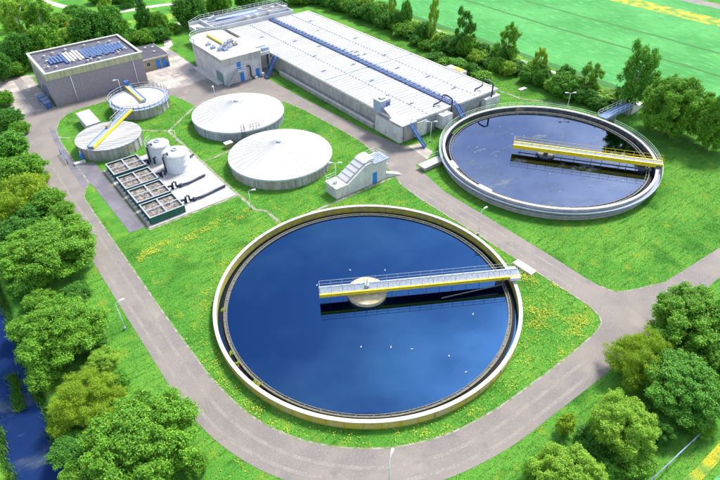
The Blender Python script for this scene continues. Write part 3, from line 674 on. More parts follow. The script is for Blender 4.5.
# ------------------------------------------------------------------ screw pump housing
def bay():
    t = thing('pump_housing', 'stepped white concrete pump housing with sloping cover and blue door, between cone roof and road', 'pump house', (43.7, 63.95, 0))
    # wall profile in (x,z), extruded in y
    def ext(mb, prof, y0, y1):
        n = len(prof); mb.add([(x, y0, z) for x, z in prof]+[(x, y1, z) for x, z in prof],
                              [tuple(range(n)), tuple(range(n, 2*n))[::-1]]+[(i, n+i, n+(i+1) % n, (i+1) % n)[::1] for i in range(n)], False)
    mb = MB(); ext(mb, [(0, 0), (10.6, 0), (10.6, 3.9), (7.9, 3.9), (7.3, 4.3), (6.2, 4.2), (2.4, 1.95), (0, 1.95)], 0, 3.0); o = mb.build('wall', 'concrete_white', t)
    mb = MB(); ext(mb, [(2.0, 1.97), (2.4, 1.97), (6.2, 4.22), (6.2, 4.5), (2.0, 2.1)], .45, 2.9)
    for k in range(5):
        f = k/4; x = 2.3+3.6*f; z = 2.3+2.12*f; mb.box(x, x+.08, .43, 2.92, z-.25, z+.08)
    mb.build('sloping_cover', 'roof_white', t)
    mb = MB(); ext(mb, [(6.2, 4.22), (8.2, 4.45), (8.2, 4.75), (7.2, 4.8), (6.2, 4.52)], .3, 3.05); mb.build('top_cover', 'roof_white', t)
    mb = MB(); mb.box(-.15, 2.1, -.15, 3.15, 1.952, 2.12); mb.build('platform_slab', 'coping', t)
    mb = MB(); mb.box(7.6, 10.9, -.35, 2.4, 3.91, 4.1)
    for k in range(7): mb.box(7.7+k*.45, 7.74+k*.45, -.3, 2.3, 4.1, 4.15)
    mb.build('roof_slab', 'blue_grey', t)
    d = MB(); d.box(7.6, 8.5, -.06, -.003, .05, 2.15); d = d.build('door', 'door_blue', t)
    mb = MB(); mb.box(8.32, 8.4, -.12, -.06, 1.0, 1.12); mb.build('handle', 'steel', d)
    mb = MB(); railing(mb, [(-.05, .0, 2.12), (-.05, 3.0, 2.12), (2.0, 3.0, 2.12)], 1.0, 1.0, .035); mb.build('railing', 'rail_green', t)
    mb = MB(); railing(mb, [(8.3, 2.9, 3.9), (10.5, 2.9, 3.9), (10.5, .2, 4.1)], 1.0, 1.1, .03); mb.build('railing', 'rail_green', t)
    mb = MB(); mb.hexa([(10.62, .1, 0), (13.4, -.9, 0), (13.4, .2, 0), (10.62, 1.2, 0), (10.62, .1, 1.0), (13.4, -.9, .12), (13.4, .2, .12), (10.62, 1.2, 1.0)]); mb.build('ramp', 'coping', t)
    mb = MB(); mb.box(10.62, 12.3, 1.6, 3.0, 0, 1.6); mb.build('side_block', 'concrete_white', t)
    mb = MB(); mb.box(.5, 1.0, 1.2, 1.6, 2.12, 2.55); mb.build('hatch', 'blue_grey', t)
bay()

# ------------------------------------------------------------------ office
def office():
    t = thing('workshop_building', 'big grey-purple brick building with yellowish parapet and skylight rows on its roof', 'building', (17.1, 131.4, 0))
    X, Y = 20.6, 15.6
    mb = MB(); mb.box(0, X, 0, Y, 0, 5.9); mb.build('wall', 'brick', t)
    mb = MB()
    mb.box(-.12, X+.12, -.12, .1, 5.9, 7.25); mb.box(-.12, X+.12, Y-.1, Y+.12, 5.9, 7.25); mb.box(-.12, .1, .1, Y-.1, 5.9, 7.25); mb.box(X-.1, X+.12, .1, Y-.1, 5.9, 7.25)
    for k in range(52): mb.box(k*.4-.02, k*.4+.06, -.17, -.121, 5.92, 7.2)
    mb.build('parapet', 'parapet', t)
    mb = MB(); mb.box(-.2, X+.2, -.22, .35, 7.25, 7.42); mb.box(-.2, X+.2, Y-.35, Y+.2, 7.25, 7.42); mb.box(-.2, .3, .35, Y-.35, 7.25, 7.42); mb.box(X-.3, X+.2, .35, Y-.35, 7.25, 7.42)
    mb.build('coping', 'coping', t)
    mb = MB(); mb.box(.1, X-.1, .1, Y-.1, 6.6, 7.0); rf = mb.build('roof', 'bitumen', t)
    for k in range(23):
        x = 2.6+k*.72; L = (7.6, 6.4, 7.2, 5.2)[k % 4] if 3 < k < 20 else 4.4
        o = MB(); o.box(x, x+.5, 4.4+(6.8-L)/2, 4.4+(6.8+L)/2, 7.0, 7.3); o.build('skylight', 'roof_white' if 5 <= k <= 9 else 'panel_blue', rf)
        if k > 9:
            o = MB(); o.box(x+.52, x+.72, 4.6, 11.0, 7.0, 7.16); o.build('skylight_kerb', 'steel', rf)
    for x, y in ((1.6, 4), (2.2, 8), (3.0, 3.0), (4.6, 12.4), (2.6, 11.6), (9.5, 2.4), (10.4, 3.0), (12, 2.3), (15, 12.6), (16.5, 3.1), (18.6, 5.0), (18.9, 9.6), (17.5, 12.2), (7.5, 12.8), (11.8, 13)):
        o = MB(); o.lathe([(.28, 7.0), (.28, 7.35), (.4, 7.4), (0, 7.6)], 12, cx=x, cy=y); o.build('roof_vent', 'coping', rf)
    for x in (4.6, 18.3):
        mb = MB(); mb.tube([(x, -.18, 0), (x, -.18, 5.88)], .09, 8); mb.build('downpipe', 'white_metal', t)
    mb = MB(); mb.box(11.5, 15.2, -.12, -.004, .5, .75); mb.build('hose_rail', 'blue', t)
    for y in (4, 8): 
        mb = MB(); mb.box(-.05, -.003, y, y+2.4, .02, 3.0); mb.build('door', 'panel_blue', t)
    t2 = thing('annex_building', 'low flat-roofed annex with pale tan walls beside the big brick building', 'building', (37.75, 138.6, 0))
    mb = MB(); mb.box(.05, 8.3, 0, 9.6, 0, 2.7); mb.build('wall', 'timber', t2)
    mb = MB(); mb.box(.02, 8.5, -.2, 9.8, 2.7, 2.95); mb.build('roof', 'bitumen_dark', t2)
    mb = MB(); mb.box(.02, 8.52, -.28, -.2, 2.62, 3.02); mb.box(8.5, 8.58, -.28, 9.8, 2.62, 3.02); mb.build('roof_edge', 'coping', t2)
    for x, y in ((2, 2), (3.5, 5), (6, 3), (5.2, 7), (7, 6.5)):
        mb = MB(); mb.box(x, x+.5, y, y+.5, 2.95, 3.3); mb.build('skylight', 'coping', t2)
    for x in (1.0, 2.6):
        w = MB(); w.box(x, x+1.1, -.06, -.003, 1.0, 2.1); w = w.build('window', 'coping', t2)
        mb = MB(); mb.box(x+.1, x+1.0, -.07, -.061, 1.1, 2.0); mb.build('pane', 'glass', w)
    for x in (5.0, 6.5):
        mb = MB(); mb.box(x, x+1.0, -.06, -.003, .02, 2.15); mb.build('door', 'door_blue', t2)
    mb = MB(); mb.box(7.6, 8.2, -.4, -.01, 0.02, 1.2); mb.build('cabinet', 'blue', t2)
office()
for i, (x, y) in enumerate(((15.6, 132.0), (15.5, 134.0), (15.4, 136.2))):
    t = thing('waste_container', ['dark blue waste container nearest the corner of the brick building', 'dark blue waste container between two others at the brick building', 'dark blue waste container farthest from the road at the brick building'][i], 'container', (x, y, 0), .1*i, 'blue waste containers')
    mb = MB(); mb.hexa([(-.5, -.7, .15), (.5, -.7, .15), (.5, .7, .15), (-.5, .7, .15), (-.65, -.85, 1.3), (.65, -.85, 1.3), (.65, .85, 1.3), (-.65, .85, 1.3)]); mb.build('body', 'blue', t)
    mb = MB(); mb.hexa([(-.7, -.9, 1.3), (.7, -.9, 1.3), (.7, .9, 1.3), (-.7, .9, 1.3), (-.7, -.9, 1.36), (.7, -.9, 1.5), (.7, .9, 1.5), (-.7, .9, 1.36)]); mb.build('lid', 'panel_blue', t)
    for sx in (-.4, .4):
        for sy in (-.55, .55): mb = MB(); mb.tube([(sx-.04, sy, .1), (sx+.04, sy, .1)], .1, 8); mb.build('wheel', 'rubber', t)

# ------------------------------------------------------------------ pump building
def pump():
    t = thing('pump_building', 'two storey white concrete pump building with blue doors, outside stair and railed roof', 'building', (51.2, 118.2, 0))
    X, Y, H = 9.6, 18.8, 5.75
    rc = spline([(0, 14.2), (.3, 17), (2.0, 19.4), (5, 20.2), (8, 19.6), (9.6, 18.4)], 4)
    mb = MB(); mb.prism([(0, 0), (X, 0)]+rc[::-1], 0, H); mb.build('wall', 'concrete_white', t)
    mb = MB(); mb.box(-.35, X+.05, -.35, 14.1, H, H+.4); mb.prism([(-.35, 14.11), (X+.05, 14.11)]+[(X+.05, 18.6)]+[(p[0]*1.03-.35*(1-p[0]/9.6), p[1]+.3) for p in rc[::-1][1:]], H+.002, H+.4); mb.build('roof', 'roof_white', t)
    mb = MB(); mb.box(-.5, -.36, -.5, 14.2, H-.25, H+.5); mb.box(-.36, X+.05, -.5, -.36, H-.9, H+.5); mb.build('parapet', 'concrete', t)
    mb = MB(); mb.box(-1.4, -.01, 1.5, 15, 0, .25); mb.build('plinth', 'coping', t)
    # front face pilasters and dark stains zone
    mb = MB(); mb.box(-.05, .25, -.12, -.003, 0, H-.95); mb.box(X-.35, X, -.12, -.003, 0, H-.95); mb.build('pilaster', 'concrete_white', t)
    mb = MB(); mb.box(-.08, -.003, 1.0, 4.2, .02, 2.6); mb.build('roller_door', 'roller', t)
    for x, z in ((3.9, .02), (8.0, .02), (3.4, 3.1)):
        d = MB(); d.box(x, x+.95, -.07, -.003, z, z+2.05); d = d.build('door', 'door_blue', t)
        mb = MB(); mb.box(x+.8, x+.87, -.12, -.07, z+1.0, z+1.1); mb.build('handle', 'steel', d)
    mb = MB(); mb.box(2.6, 4.9, -1.5, -.13, 2.95, 3.05); s = mb.build('landing', 'steel', t)
    mb = MB()
    for s_ in (-1.4, -.5): mb.beam((2.6, s_, 3.0), (-.2, s_, .1), .06, .22)
    for k in range(13): f = k/13; mb.box(2.5-2.7*f-.12, 2.5-2.7*f+.12, -1.38, -.52, 2.85-2.85*f-.02, 2.85-2.85*f+.02)
    mb.build('stair', 'steel', t)
    mb = MB(); railing(mb, [(4.9, -.15, 3.05), (4.9, -1.48, 3.05), (2.6, -1.48, 3.05), (-.2, -1.48, .1)], 1.0, 1.0, .04); mb.build('stair_railing', 'steel', t)
    mb = MB(); mb.tube([(5.9, -.2, 3.2), (6.2, -.35, 3.4), (6.5, -.35, 3.0), (6.5, -.35, .8), (6.9, -.4, .4), (7.6, -.5, .4)], .17, 10); mb.build('black_pipe', 'pipe_black', t)
    for q in ((7.2, 7.9, -.9, -.4, .02, .5), (9.2, 9.8, -.9, -.2, .02, .9)): mb = MB(); mb.box(*q); mb.build('fitting', 'coping', t)
    # roof things
    mb = MB(); railing(mb, [(-.25, .2, H+.4), (-.25, 14, H+.4)]+[(p[0]-.2+.03*p[0], p[1]+.15, H+.4) for p in rc], 1.05, 1.5, .04); mb.build('roof_railing', 'rail', t)
    g_ = MB(); g_.box(4.4, 4.7, 8.2, 17.2, H+.55, H+.95)
    for y in (8.6, 16.8): g_.box(4.45, 4.65, y, y+.15, H+.4, H+.55)
    g_.build('yellow_beam', 'yellow', t)
    mb = MB(); mb.box(4.9, 5.7, 8.4, 16.8, H+.4, H+.75); mb.build('channel_cover', 'blue_grey', t)
    for x, y, z, m_ in ((2.0, 5.2, .7, 'blue_grey'), (3.6, 6.2, .9, 'concrete'), (5.0, 7.2, 1.0, 'blue_grey'), (6.2, 8.0, .8, 'concrete'), (3.0, 4.4, .5, 'blue_grey'), (4.6, 5.6, .6, 'steel'), (6.4, 6.2, .6, 'concrete'), (1.2, 7.5, .5, 'blue_grey'), (1.4, 10.4, .5, 'steel')):
        mb = MB(); mb.box(x, x+1.0, y, y+1.0, H+.4, H+.4+z); mb.tube([(x+.5, y+.5, H+.4+z), (x+.5, y+.5, H+.7+z), (x+1.1, y+.3, H+.7+z)], .12, 8); mb.build('machinery', m_, t)
    # block joining to the basin roof
    mb = MB(); mb.box(X+.01, 13.3, 3.8, 12.5, 0, 5.6); mb.box(X+.01, 12.6, .4, 3.79, 4.6, 5.3); mb.build('link_block', 'concrete_white', t)
    mb = MB(); mb.box(X+.1, X+.2, .1, .3, 0, 5); mb.box(12.2, 12.5, .5, .8, 0, 4.6); mb.build('column', 'concrete', t)
    mb = MB(); mb.box(11.0, 12.6, .8, 2.0, 5.31, 6.0); mb.build('roof_box', 'blue_grey', t)
pump()

# ------------------------------------------------------------------ inlet channels behind the basin
def inlet():
    t = thing('inlet_works', 'raised concrete inlet channels with blue-grey troughs and railings behind the long white roof', 'inlet works', (59.5, 142.9, 0))
    mb = MB(); mb.box(2.0, 26, 0, 9.6, 0, 4.3)
    mb.hexa([(-1.6, 4, 3.2), (2, 1, 3.2), (2, 8.5, 3.2), (-1.6, 9, 3.2), (-1.6, 4, 4.3), (2, 1, 4.3), (2, 8.5, 4.3), (-1.6, 9, 4.3)]); mb.build('wall', 'concrete_white', t)
    mb = MB()
    for y in (0, 2.6, 3.9, 5.9, 9.35): mb.box(2.0, 26, y, y+.25, 4.3, 5.2)
    mb.box(1.75, 2.0, 0, 9.6, 4.3, 5.2); mb.box(26, 26.25, 0, 9.6, 4.3, 5.2); mb.beam((-1.6, 4, 4.7), (1.75, .6, 4.7), .25, .8); mb.beam((-1.6, 9, 4.7), (1.75, 8.8, 4.7), .25, .8)
    mb.build('channel_wall', 'roof_white', t)
    mb = MB(); mb.box(2.01, 25.99, .26, 2.59, 4.3, 4.5); mb.box(2.01, 18, 4.16, 5.89, 4.3, 4.5); mb.build('channel_floor', 'blue_grey', t)
    mb = MB(); mb.box(2.2, 20, 6.2, 9.3, 4.3, 4.7); mb.build('slab', 'blue_grey', t)
    mb = MB(); mb.tube([(5, 5.0, 4.9), (18, 5.0, 4.9)], .55, 12); mb.build('screw_trough', 'blue_dull', t)
    for x, y in ((3.4, 6.6), (4.8, 7.6), (12.2, 1.2), (15.0, 1.3), (18.3, 5.5), (19.5, 2.0), (22, 4.8), (25.0, 3.2)):
        mb = MB(); mb.box(x, x+1.1, y, y+1.0, 4.5, 5.7); mb.build('machine', 'coping' if x > 10 else 'steel', t)
    mb = MB(); railing(mb, [(-1.5, 9, 4.3), (2, 9.5, 5.2), (26.1, 9.5, 5.2), (26.1, 3, 5.2)], 1.0, 1.4, .045); mb.build('railing', 'rail', t)
inlet()

# ------------------------------------------------------------------ long covered basin
def basin():
    t = thing('aeration_basin', 'long covered basin with huge white ribbed flat roof and blue centre duct', 'building', (64.7, 71.3, 0))
    X, Y, H = 26.0, 71.4, 3.75
    mb = MB(); mb.box(.5, X-.5, .6, Y-.05, 0, H); mb.build('wall', 'concrete', t)
    mb = MB()
    mb.box(.42, .499, 1, Y-1, 2.1, 2.3); mb.build('wall_rib', 'concrete', t)
    # bottom channel along the near long side
    mb = MB(); mb.box(-.6, .41, 8.5, 44.5, 0, .9); mb.build('side_channel', 'concrete', t)
    mb = MB(); mb.box(-.75, -.35, 8.4, 44.5, .9, 1.15); mb.build('channel_rim', 'coping', t)
    # roof: two cover fields split by the duct, each with cross ribs
    fields = ((.35, 12.7), (14.3, X-.35))
    for a, b in fields:
        for y0, y1 in ((.4, 26.2), (27.0, Y-.3)):
            mb = MB(); mb.box(a, b, y0, y1, H+.05, H+.3)
            o = mb.build('roof', 'roof_panel', t)
            mb = MB(); n = int((y1-y0)/1.12)
            for k in range(1, n): y = y0+(y1-y0)*k/n; mb.box(a+.05, b-.05, y-.05, y+.05, H+.3, H+.345)
            for k in range(n): y = y0+(y1-y0)*(k+.5)/n; mb.box((a+b)/2-.14, (a+b)/2+.14, y-.17, y+.17, H+.3, H+.4)  # lifting eyes, built into the same mesh as the ribs
            mb.build('roof_rib_and_eye', 'seam', o)
    mb = MB(); mb.box(.35, X-.35, 26.21, 26.99, H+.05, H+.2); mb.build('walkway_strip', 'blue_grey', t)
    mb = MB()
    mb.box(0, .34, 0, Y, H+.02, H+.42); mb.box(X-.34, X, 0, Y, H+.02, H+.42); mb.box(.34, X-.34, 0, .39, H+.02, H+.42); mb.box(.34, X-.34, Y-.29, Y, H+.02, H+.42)
    mb.build('roof_edge', 'coping', t)
    mb = MB(); mb.box(.34, X-.34, .4, .58, H-1.2, H+.02); mb.box(.36, .5, .59, Y-1, H-.5, H+.02); mb.build('fascia', 'wall_bluish', t)
    mb = MB(); mb.box(12.75, 14.25, -.2, Y+1.5, H+.32, H+.5); mb.box(12.72, 14.28, .4, Y-.3, H-.1, H+.31); mb.build('centre_duct', 'duct_blue', t)
    mb = MB()
    for s in (12.85, 14.15): mb.tube([(s, 0, H+.75), (s, Y, H+.75)], .05, 6)
    for k in range(48): mb.box(12.7, 14.3, .8+k*1.5, .95+k*1.5, H+.5, H+.62)
    mb.build('duct_rails', 'blue_dull', t)
    # small roof fittings
    for x, y in ((15.2, 34), (15.6, 37), (16.2, 36), (15.0, 39), (16.8, 33.5), (5.6, 12), (8.2, 20), (3.2, 31), (6.8, 40), (9.0, 52), (4.0, 60), (19, 14), (17.2, 22), (20, 30), (22.0, 44), (18.0, 55), (21, 63), (10.8, 30), (11.6, 45), (7, 6), (19, 6)):
        mb = MB(); mb.beam((x-.7, y, H+.42), (x+.7, y, H+.42), .12, .1); mb.tube([(x, y, H+.3), (x, y, H+.75)], .07, 6); mb.build('roof_fitting', 'blue_dull', t)
    # goosenecks
    for x, y in ((11.9, .3), (23.6, .3)):
        mb = MB(); mb.tube([(x, -.45, .8), (x, -.45, H+2.0), (x-.05, -.2, H+2.35), (x-.1, .8, H+2.5), (x-.15, 1.8, H+2.35), (x-.2, 2.1, H+2.0), (x-.2, 2.1, H+1.1), (x-1.0, 2.3, H+.8), (x-2.2, 2.3, H+.7), (x-2.2, 2.3, H+.3)], .17, 10)
        mb.build('gooseneck_pipe', 'pipe_black', t)
    # front boxes
    mb = MB(); mb.box(8.6, 11.2, -1.6, .39, .8, H-.1); mb.build('front_chamber', 'concrete_white', t)
    mb = MB(); mb.box(X-4.5, X-.2, -.9, .39, .02, H-.6); mb.build('front_chamber', 'concrete_white', t)
    mb = MB(); mb.box(3.1, 5.6, -.3, .39, .5, H-.2); mb.build('front_chamber', 'coping', t)
    # fins and platform at the near corner
    mb = MB(); mb.add([(-.5, 8.2, 0.02), (-.5, 3.6, .02), (-.5, .6, 0.02), (-.5, .6, 3.4), (-.5, 7.8, 3.4), (.3, 8.2, .02), (.3, 3.6, .02), (.3, .6, .02), (.3, .6, 3.4), (.3, 7.8, 3.4)], [(0, 1, 2, 3, 4), (9, 8, 7, 6, 5), (0, 4, 9, 5), (4, 3, 8, 9), (3, 2, 7, 8), (2, 0, 5, 7)], False); mb.build('corner_fin', 'concrete_white', t)
    mb = MB(); mb.box(-1.2, 2.5, -.8, 3.0, H+.43, H+.62); mb.hexa([(-.4, 3.0, H+.43), (1.1, 3.0, H+.43), (1.6, 6.3, H+1.2), (.1, 6.3, H+1.2), (-.4, 3.0, H+.62), (1.1, 3.0, H+.62), (1.6, 6.3, H+1.5), (.1, 6.3, H+1.5)]); mb.build('platform', 'roof_white', t)
    mb = MB(); railing(mb, [(-1.1, 3.0, H+.62), (-1.1, -.7, H+.62), (2.4, -.7, H+.62)], 1.0, 1.1, .03); mb.build('platform_railing', 'rail', t)
    c = MB(); c.box(-.5, 2.0, 6.4, 8.6, H+.43, H+2.6); c = c.build('control_cabin', 'blue_grey', t)
    mb = MB(); mb.box(-.6, 2.1, 6.3, 8.7, H+2.6, H+2.75); mb.box(.2, 1.2, 7, 8, H+2.75, H+3.0); mb.build('roof', 'steel', c)
    mb = MB(); mb.box(.9, 1.7, 6.33, 6.397, H+.9, H+2.2); mb.build('opening', 'panel_blue', c)
    for (a, b, w, lb) in (((-.3, 45.6, H+.4), (-4.3, 44.6, .05), 1.1, 'stair'), ((.8, -.9, H+.5), (2.3, -3.6, .05), 1.0, 'stair'), ((13.6, -.3, H+.3), (14.0, -2.4, 1.6), 1.3, 'stair')):
        s = MB(); a = Vector(a); b = Vector(b); d = (b-a); h = Vector((d.x, d.y, 0)).normalized(); sd = Vector((-h.y, h.x, 0))*w/2
        for q in (-1, 1): s.beam(a+sd*q, b+sd*q, .08, .25)
        n = max(4, int(abs(d.z)/.22))
        for k in range(n+1): p = a.lerp(b, k/n); s.beam(p-sd, p+sd, .24, .04)
        s = s.build(lb, 'blue', t)
        mb = MB()
        for q in (-1, 1):
            P = [a+sd*q, b+sd*q]; mb.tube([p+Vector((0, 0, .95)) for p in P], .04, 6)
            for k in range(5): p = P[0].lerp(P[1], k/4); mb.tube([p, p+Vector((0, 0, .95))], .03, 5)
        mb.build('railing', 'blue_dull', s)
    mb = MB(); mb.box(X+.01, X+1.6, 10.5, 15.5, H-.6, H+.55); sh = mb.build('side_chamber', 'coping', t)
    mb = MB(); mb.box(X+.3, X+1.4, 11.2, 13.4, H+.55, H+.7); mb.build('lid', 'yellow', sh)
    mb = MB(); mb.beam((0.1, 10, H+.55), (.1, Y-24, H+.55), .06, .06); mb.build('edge_pipe', 'steel', t)
basin()
# sluice slab left of the far tank
t = thing('sluice_box', 'low concrete sluice box with white top slab against the left of the far tank', 'sluice', (60.5, 61.0, 0))
mb = MB(); mb.box(.6, 4.6, .3, 1.7, 0, .75); mb.build('wall', 'concrete', t)
mb = MB(); mb.box(.2, 5.0, .1, 1.9, .75, .9); mb.build('top_slab', 'coping', t)
mb = MB(); railing(mb, [(3.2, 1.85, .9), (5.0, 1.85, .9)], 1.0, .9, .03); mb.build('railing', 'rail_green', t)
t = thing('road_slab', 'pale concrete slab lying between road and foreground tank at the bridge end', 'slab', (53.55, 31.9, 0))
mb = MB(); mb.box(0, 1.2, 0, 3.3, 0, .3); mb.build('slab', 'coping', t)
t = thing('manhole_slab', 'pinkish square manhole slab on the lawn behind the far tank', 'manhole', (101.2, 73.2, 0))
mb = MB(); mb.box(0, 2.2, 0, 1.0, 0, .2); mb.build('slab', 'slab', t)
mb = MB(); mb.box(.7, 1.4, .2, .8, .2, .24); mb.build('cover', 'steel', t)

# ------------------------------------------------------------------ street lamps
def lamp(label, loc, h, heads, ang, m_='rail'):
    t = thing('street_lamp', label, 'street lamp', (*loc, 0), ang)
    mb = MB(); mb.tube([(0, 0, 0), (0, 0, h*.5), (0, 0, h)], .07, 8, r2=.045); mb.build('pole', m_, t)
    mb = MB(); mb.box(-.14, .14, -.14, .14, 0, .35); mb.build('base', 'steel', t)
    for s in heads:
        mb = MB(); mb.tube([(0, 0, h-.02), (s*.4, 0, h+.1), (s*.55, 0, h+.12)], .04, 6); arm = mb.build('arm', m_, t)
        mb = MB(); mb.hexa([(s*.5, -.1, h+.05), (s*1.15, -.16, h+.07), (s*1.15, .16, h+.07), (s*.5, .1, h+.05), (s*.5, -.07, h+.2), (s*1.1, -.1, h+.22), (s*1.1, .1, h+.22), (s*.5, .07, h+.2)]); mb.build('lamp_head', 'lamp_head', arm)
    return t
lamp('street lamp leaning over the left road beside the green bushes', (5.9, 57.0), 4.5, (1,), 0)
lamp('street lamp between the foreground tank and the diagonal road', (54.85, 42.9), 4.5, (1,), 0)
lamp('street lamp at the bottom edge on the curve of the road', (18.9, 21.0), 4.4, (1,), math.radians(35))
lamp('street lamp on the lawn in front of the nearer cone roof', (31.3, 70.5), 3.4, (1,), math.radians(-25))
lamp('twin headed lamp behind the stepped pump housing', (46.2, 67.6), 4.3, (-1, 1), math.radians(-37))
lamp('twin headed lamp on the grass behind the far tank', (99.9, 60.2), 4.3, (-1, 1), math.radians(-37))
lamp('twin headed lamp between the far tank and the near corner of the long white roof', (69.2, 68.7), 4.2, (-1, 1), math.radians(-37))
lamp('street lamp at the paved yard behind the rear cone roof', (45.5, 112.0), 3.6, (-1,), math.radians(60))
lamp('street lamp in front of the brick building wall', (30.1, 126.8), 4.2, (-1,), 0)
lamp('small lamp post beside the footpath near the far white drum', (31.0, 99.5), 2.6, (-1,), 0)

# ------------------------------------------------------------------ gulls
def gull_mesh():
    mb = MB(); mb.smooth = True
    prof = [(-.26, .01, .1), (-.2, .05, .1), (-.1, .085, .1), (0, .1, .1), (.1, .085, .11), (.16, .055, .14), (.2, .045, .18), (.25, .05, .21), (.29, .03, .21), (.31, .008, .205)]
    n = 8; vs = []
    for x, r, z in prof:
        for j in range(n): a = 2*PI*j/n; vs.append((x, r*math.cos(a), z+r*math.sin(a)))
    mb.add(vs, [(i*n+j, i*n+(j+1) % n, (i+1)*n+(j+1) % n, (i+1)*n+j) for i in range(len(prof)-1) for j in range(n)], True)
    return mb
def gull(loc, z, ang, label, grp):
    t = thing('gull', label, 'bird', (*loc, z), ang, grp)
    global GM
    for nm, me in GM:
        o = bpy.data.objects.new(nm, me); COL.objects.link(o); o.parent = t; o.scale = (.5, .5, .5)
_b = gull_mesh().build('body', 'feather'); 
mb = MB()
for s in (-1, 1): mb.hexa([(-.36, s*.02, .13), (.08, s*.06, .1), (.08, s*.11, .12), (-.2, s*.1, .12), (-.36, s*.02, .15), (.08, s*.05, .2), (.08, s*.1, .17), (-.2, s*.08, .17)])
_w = mb.build('wings', 'feather'); mb = MB(); mb.tube([(.3, 0, .205), (.37, 0, .195)], .014, 6, r2=.004); _k = mb.build('beak', 'beak')
GM = [('body', _b.data), ('wings', _w.data), ('beak', _k.data)]
for o in (_b, _w, _k): bpy.data.objects.remove(o)
for px, py in ((361, 347), (391, 347), (412, 349), (473, 314), (449, 356), (350, 270), (385, 270), (317, 285), (466, 372)):
    gull(G(px, py, .2), .13, rnd.uniform(0, 6), 'white gull floating on the dark blue water of the foreground round tank', 'gulls on the foreground tank')
for px, py in ((500, 127), (475, 152), (550, 174), (560, 192), (618, 178), (623, 181), (512, 134), (477, 147), (484, 149), (496, 156), (524, 136), (590, 186)):
    gull(G(px, py, 1.2), 1.13, rnd.uniform(0, 6), 'white gull floating on the pale water of the far round tank', 'gulls on the far tank')

# ------------------------------------------------------------------ car and small far things
def car(loc, ang, label):
    t = thing('parked_car', label, 'car', (*loc, .03), ang)
    mb = MB(); prof = [(-2.1, .3), (2.1, .3), (2.15, .6), (1.9, .85), (1.0, .95), (.45, 1.42), (-1.2, 1.45), (-1.9, .98), (-2.15, .9)]
    n = len(prof); w = .85
    mb.add([(x, -w*(1 if z < 1.1 else .82), z) for x, z in prof]+[(x, w*(1 if z < 1.1 else .82), z) for x, z in prof],
           [tuple(range(n)), tuple(range(n, 2*n))[::-1]]+[(i, n+i, n+(i+1) % n, (i+1) % n) for i in range(n)], False); mb.build('body', 'car_paint', t)
    mb = MB()
    for s in (-1, 1): mb.hexa([(-1.5, s*.84, 1.0), (.8, s*.84, 1.0), (.8, s*.86, 1.0), (-1.5, s*.86, 1.0), (-1.15, s*.71, 1.4), (.4, s*.71, 1.4), (.4, s*.73, 1.4), (-1.15, s*.73, 1.4)])
    mb.hexa([(1.0, -.7, .97), (1.02, -.7, .97), (1.02, .7, .97), (1.0, .7, .97), (.5, -.62, 1.4), (.54, -.62, 1.4), (.54, .62, 1.4), (.5, .62, 1.4)]); mb.build('windows', 'glass', t)
    for x in (-1.35, 1.35):
        for s in (-1, 1):
            wl = MB(); wl.tube([(x, s*.72, .32), (x, s*.9, .32)], .32, 16); wl = wl.build('wheel', 'rubber', t)
            mb = MB(); mb.tube([(x, s*.901, .32), (x, s*.91, .32)], .18, 12); mb.build('rim', 'steel', wl)
    for s in (-1, 1): mb = MB(); mb.box(2.1, 2.16, s*.6-.18, s*.6+.18, .62, .76); mb.build('headlight', 'coping', t)
car(G(179.5, 8.5), math.radians(150), 'dark grey car parked at the lane above the roundest dark tree')
t = thing('post_box', 'small bright blue box standing by the lane at the top', 'box', (*G(138.5, 5.5), 0))
mb = MB(); mb.box(-.6, .6, -.6, .6, .4, 2.4); mb.build('body', 'blue', t); mb = MB(); mb.tube([(0, 0, 0), (0, 0, .4)], .2, 8); mb.build('stand', 'dark_steel', t)

# fence bottom right
t = thing('field_fence', 'thin grey rail fence under the trees at the bottom right', 'fence', (0, 0, 0))
mb = MB(); mb.tube([(36.5, 5.7, .9), (49, 5.2, .9)], .06, 8); mb.build('rail', 'blue_grey', t)
mb = MB()
for k in range(6): mb.tube([(37+k*2.3, 5.7-k*.1, 0), (37+k*2.3, 5.7-k*.1, .95)], .05, 6)
mb.build('post', 'blue_grey', t)
path('field_verge', [(39, 3.6), (43.8, 3.2), (60, 3.0)], 1.0, .02, 'yellow_verge')
path('crop_strip', [(39, .6), (60, .0)], 3.2, .02, 'crop')

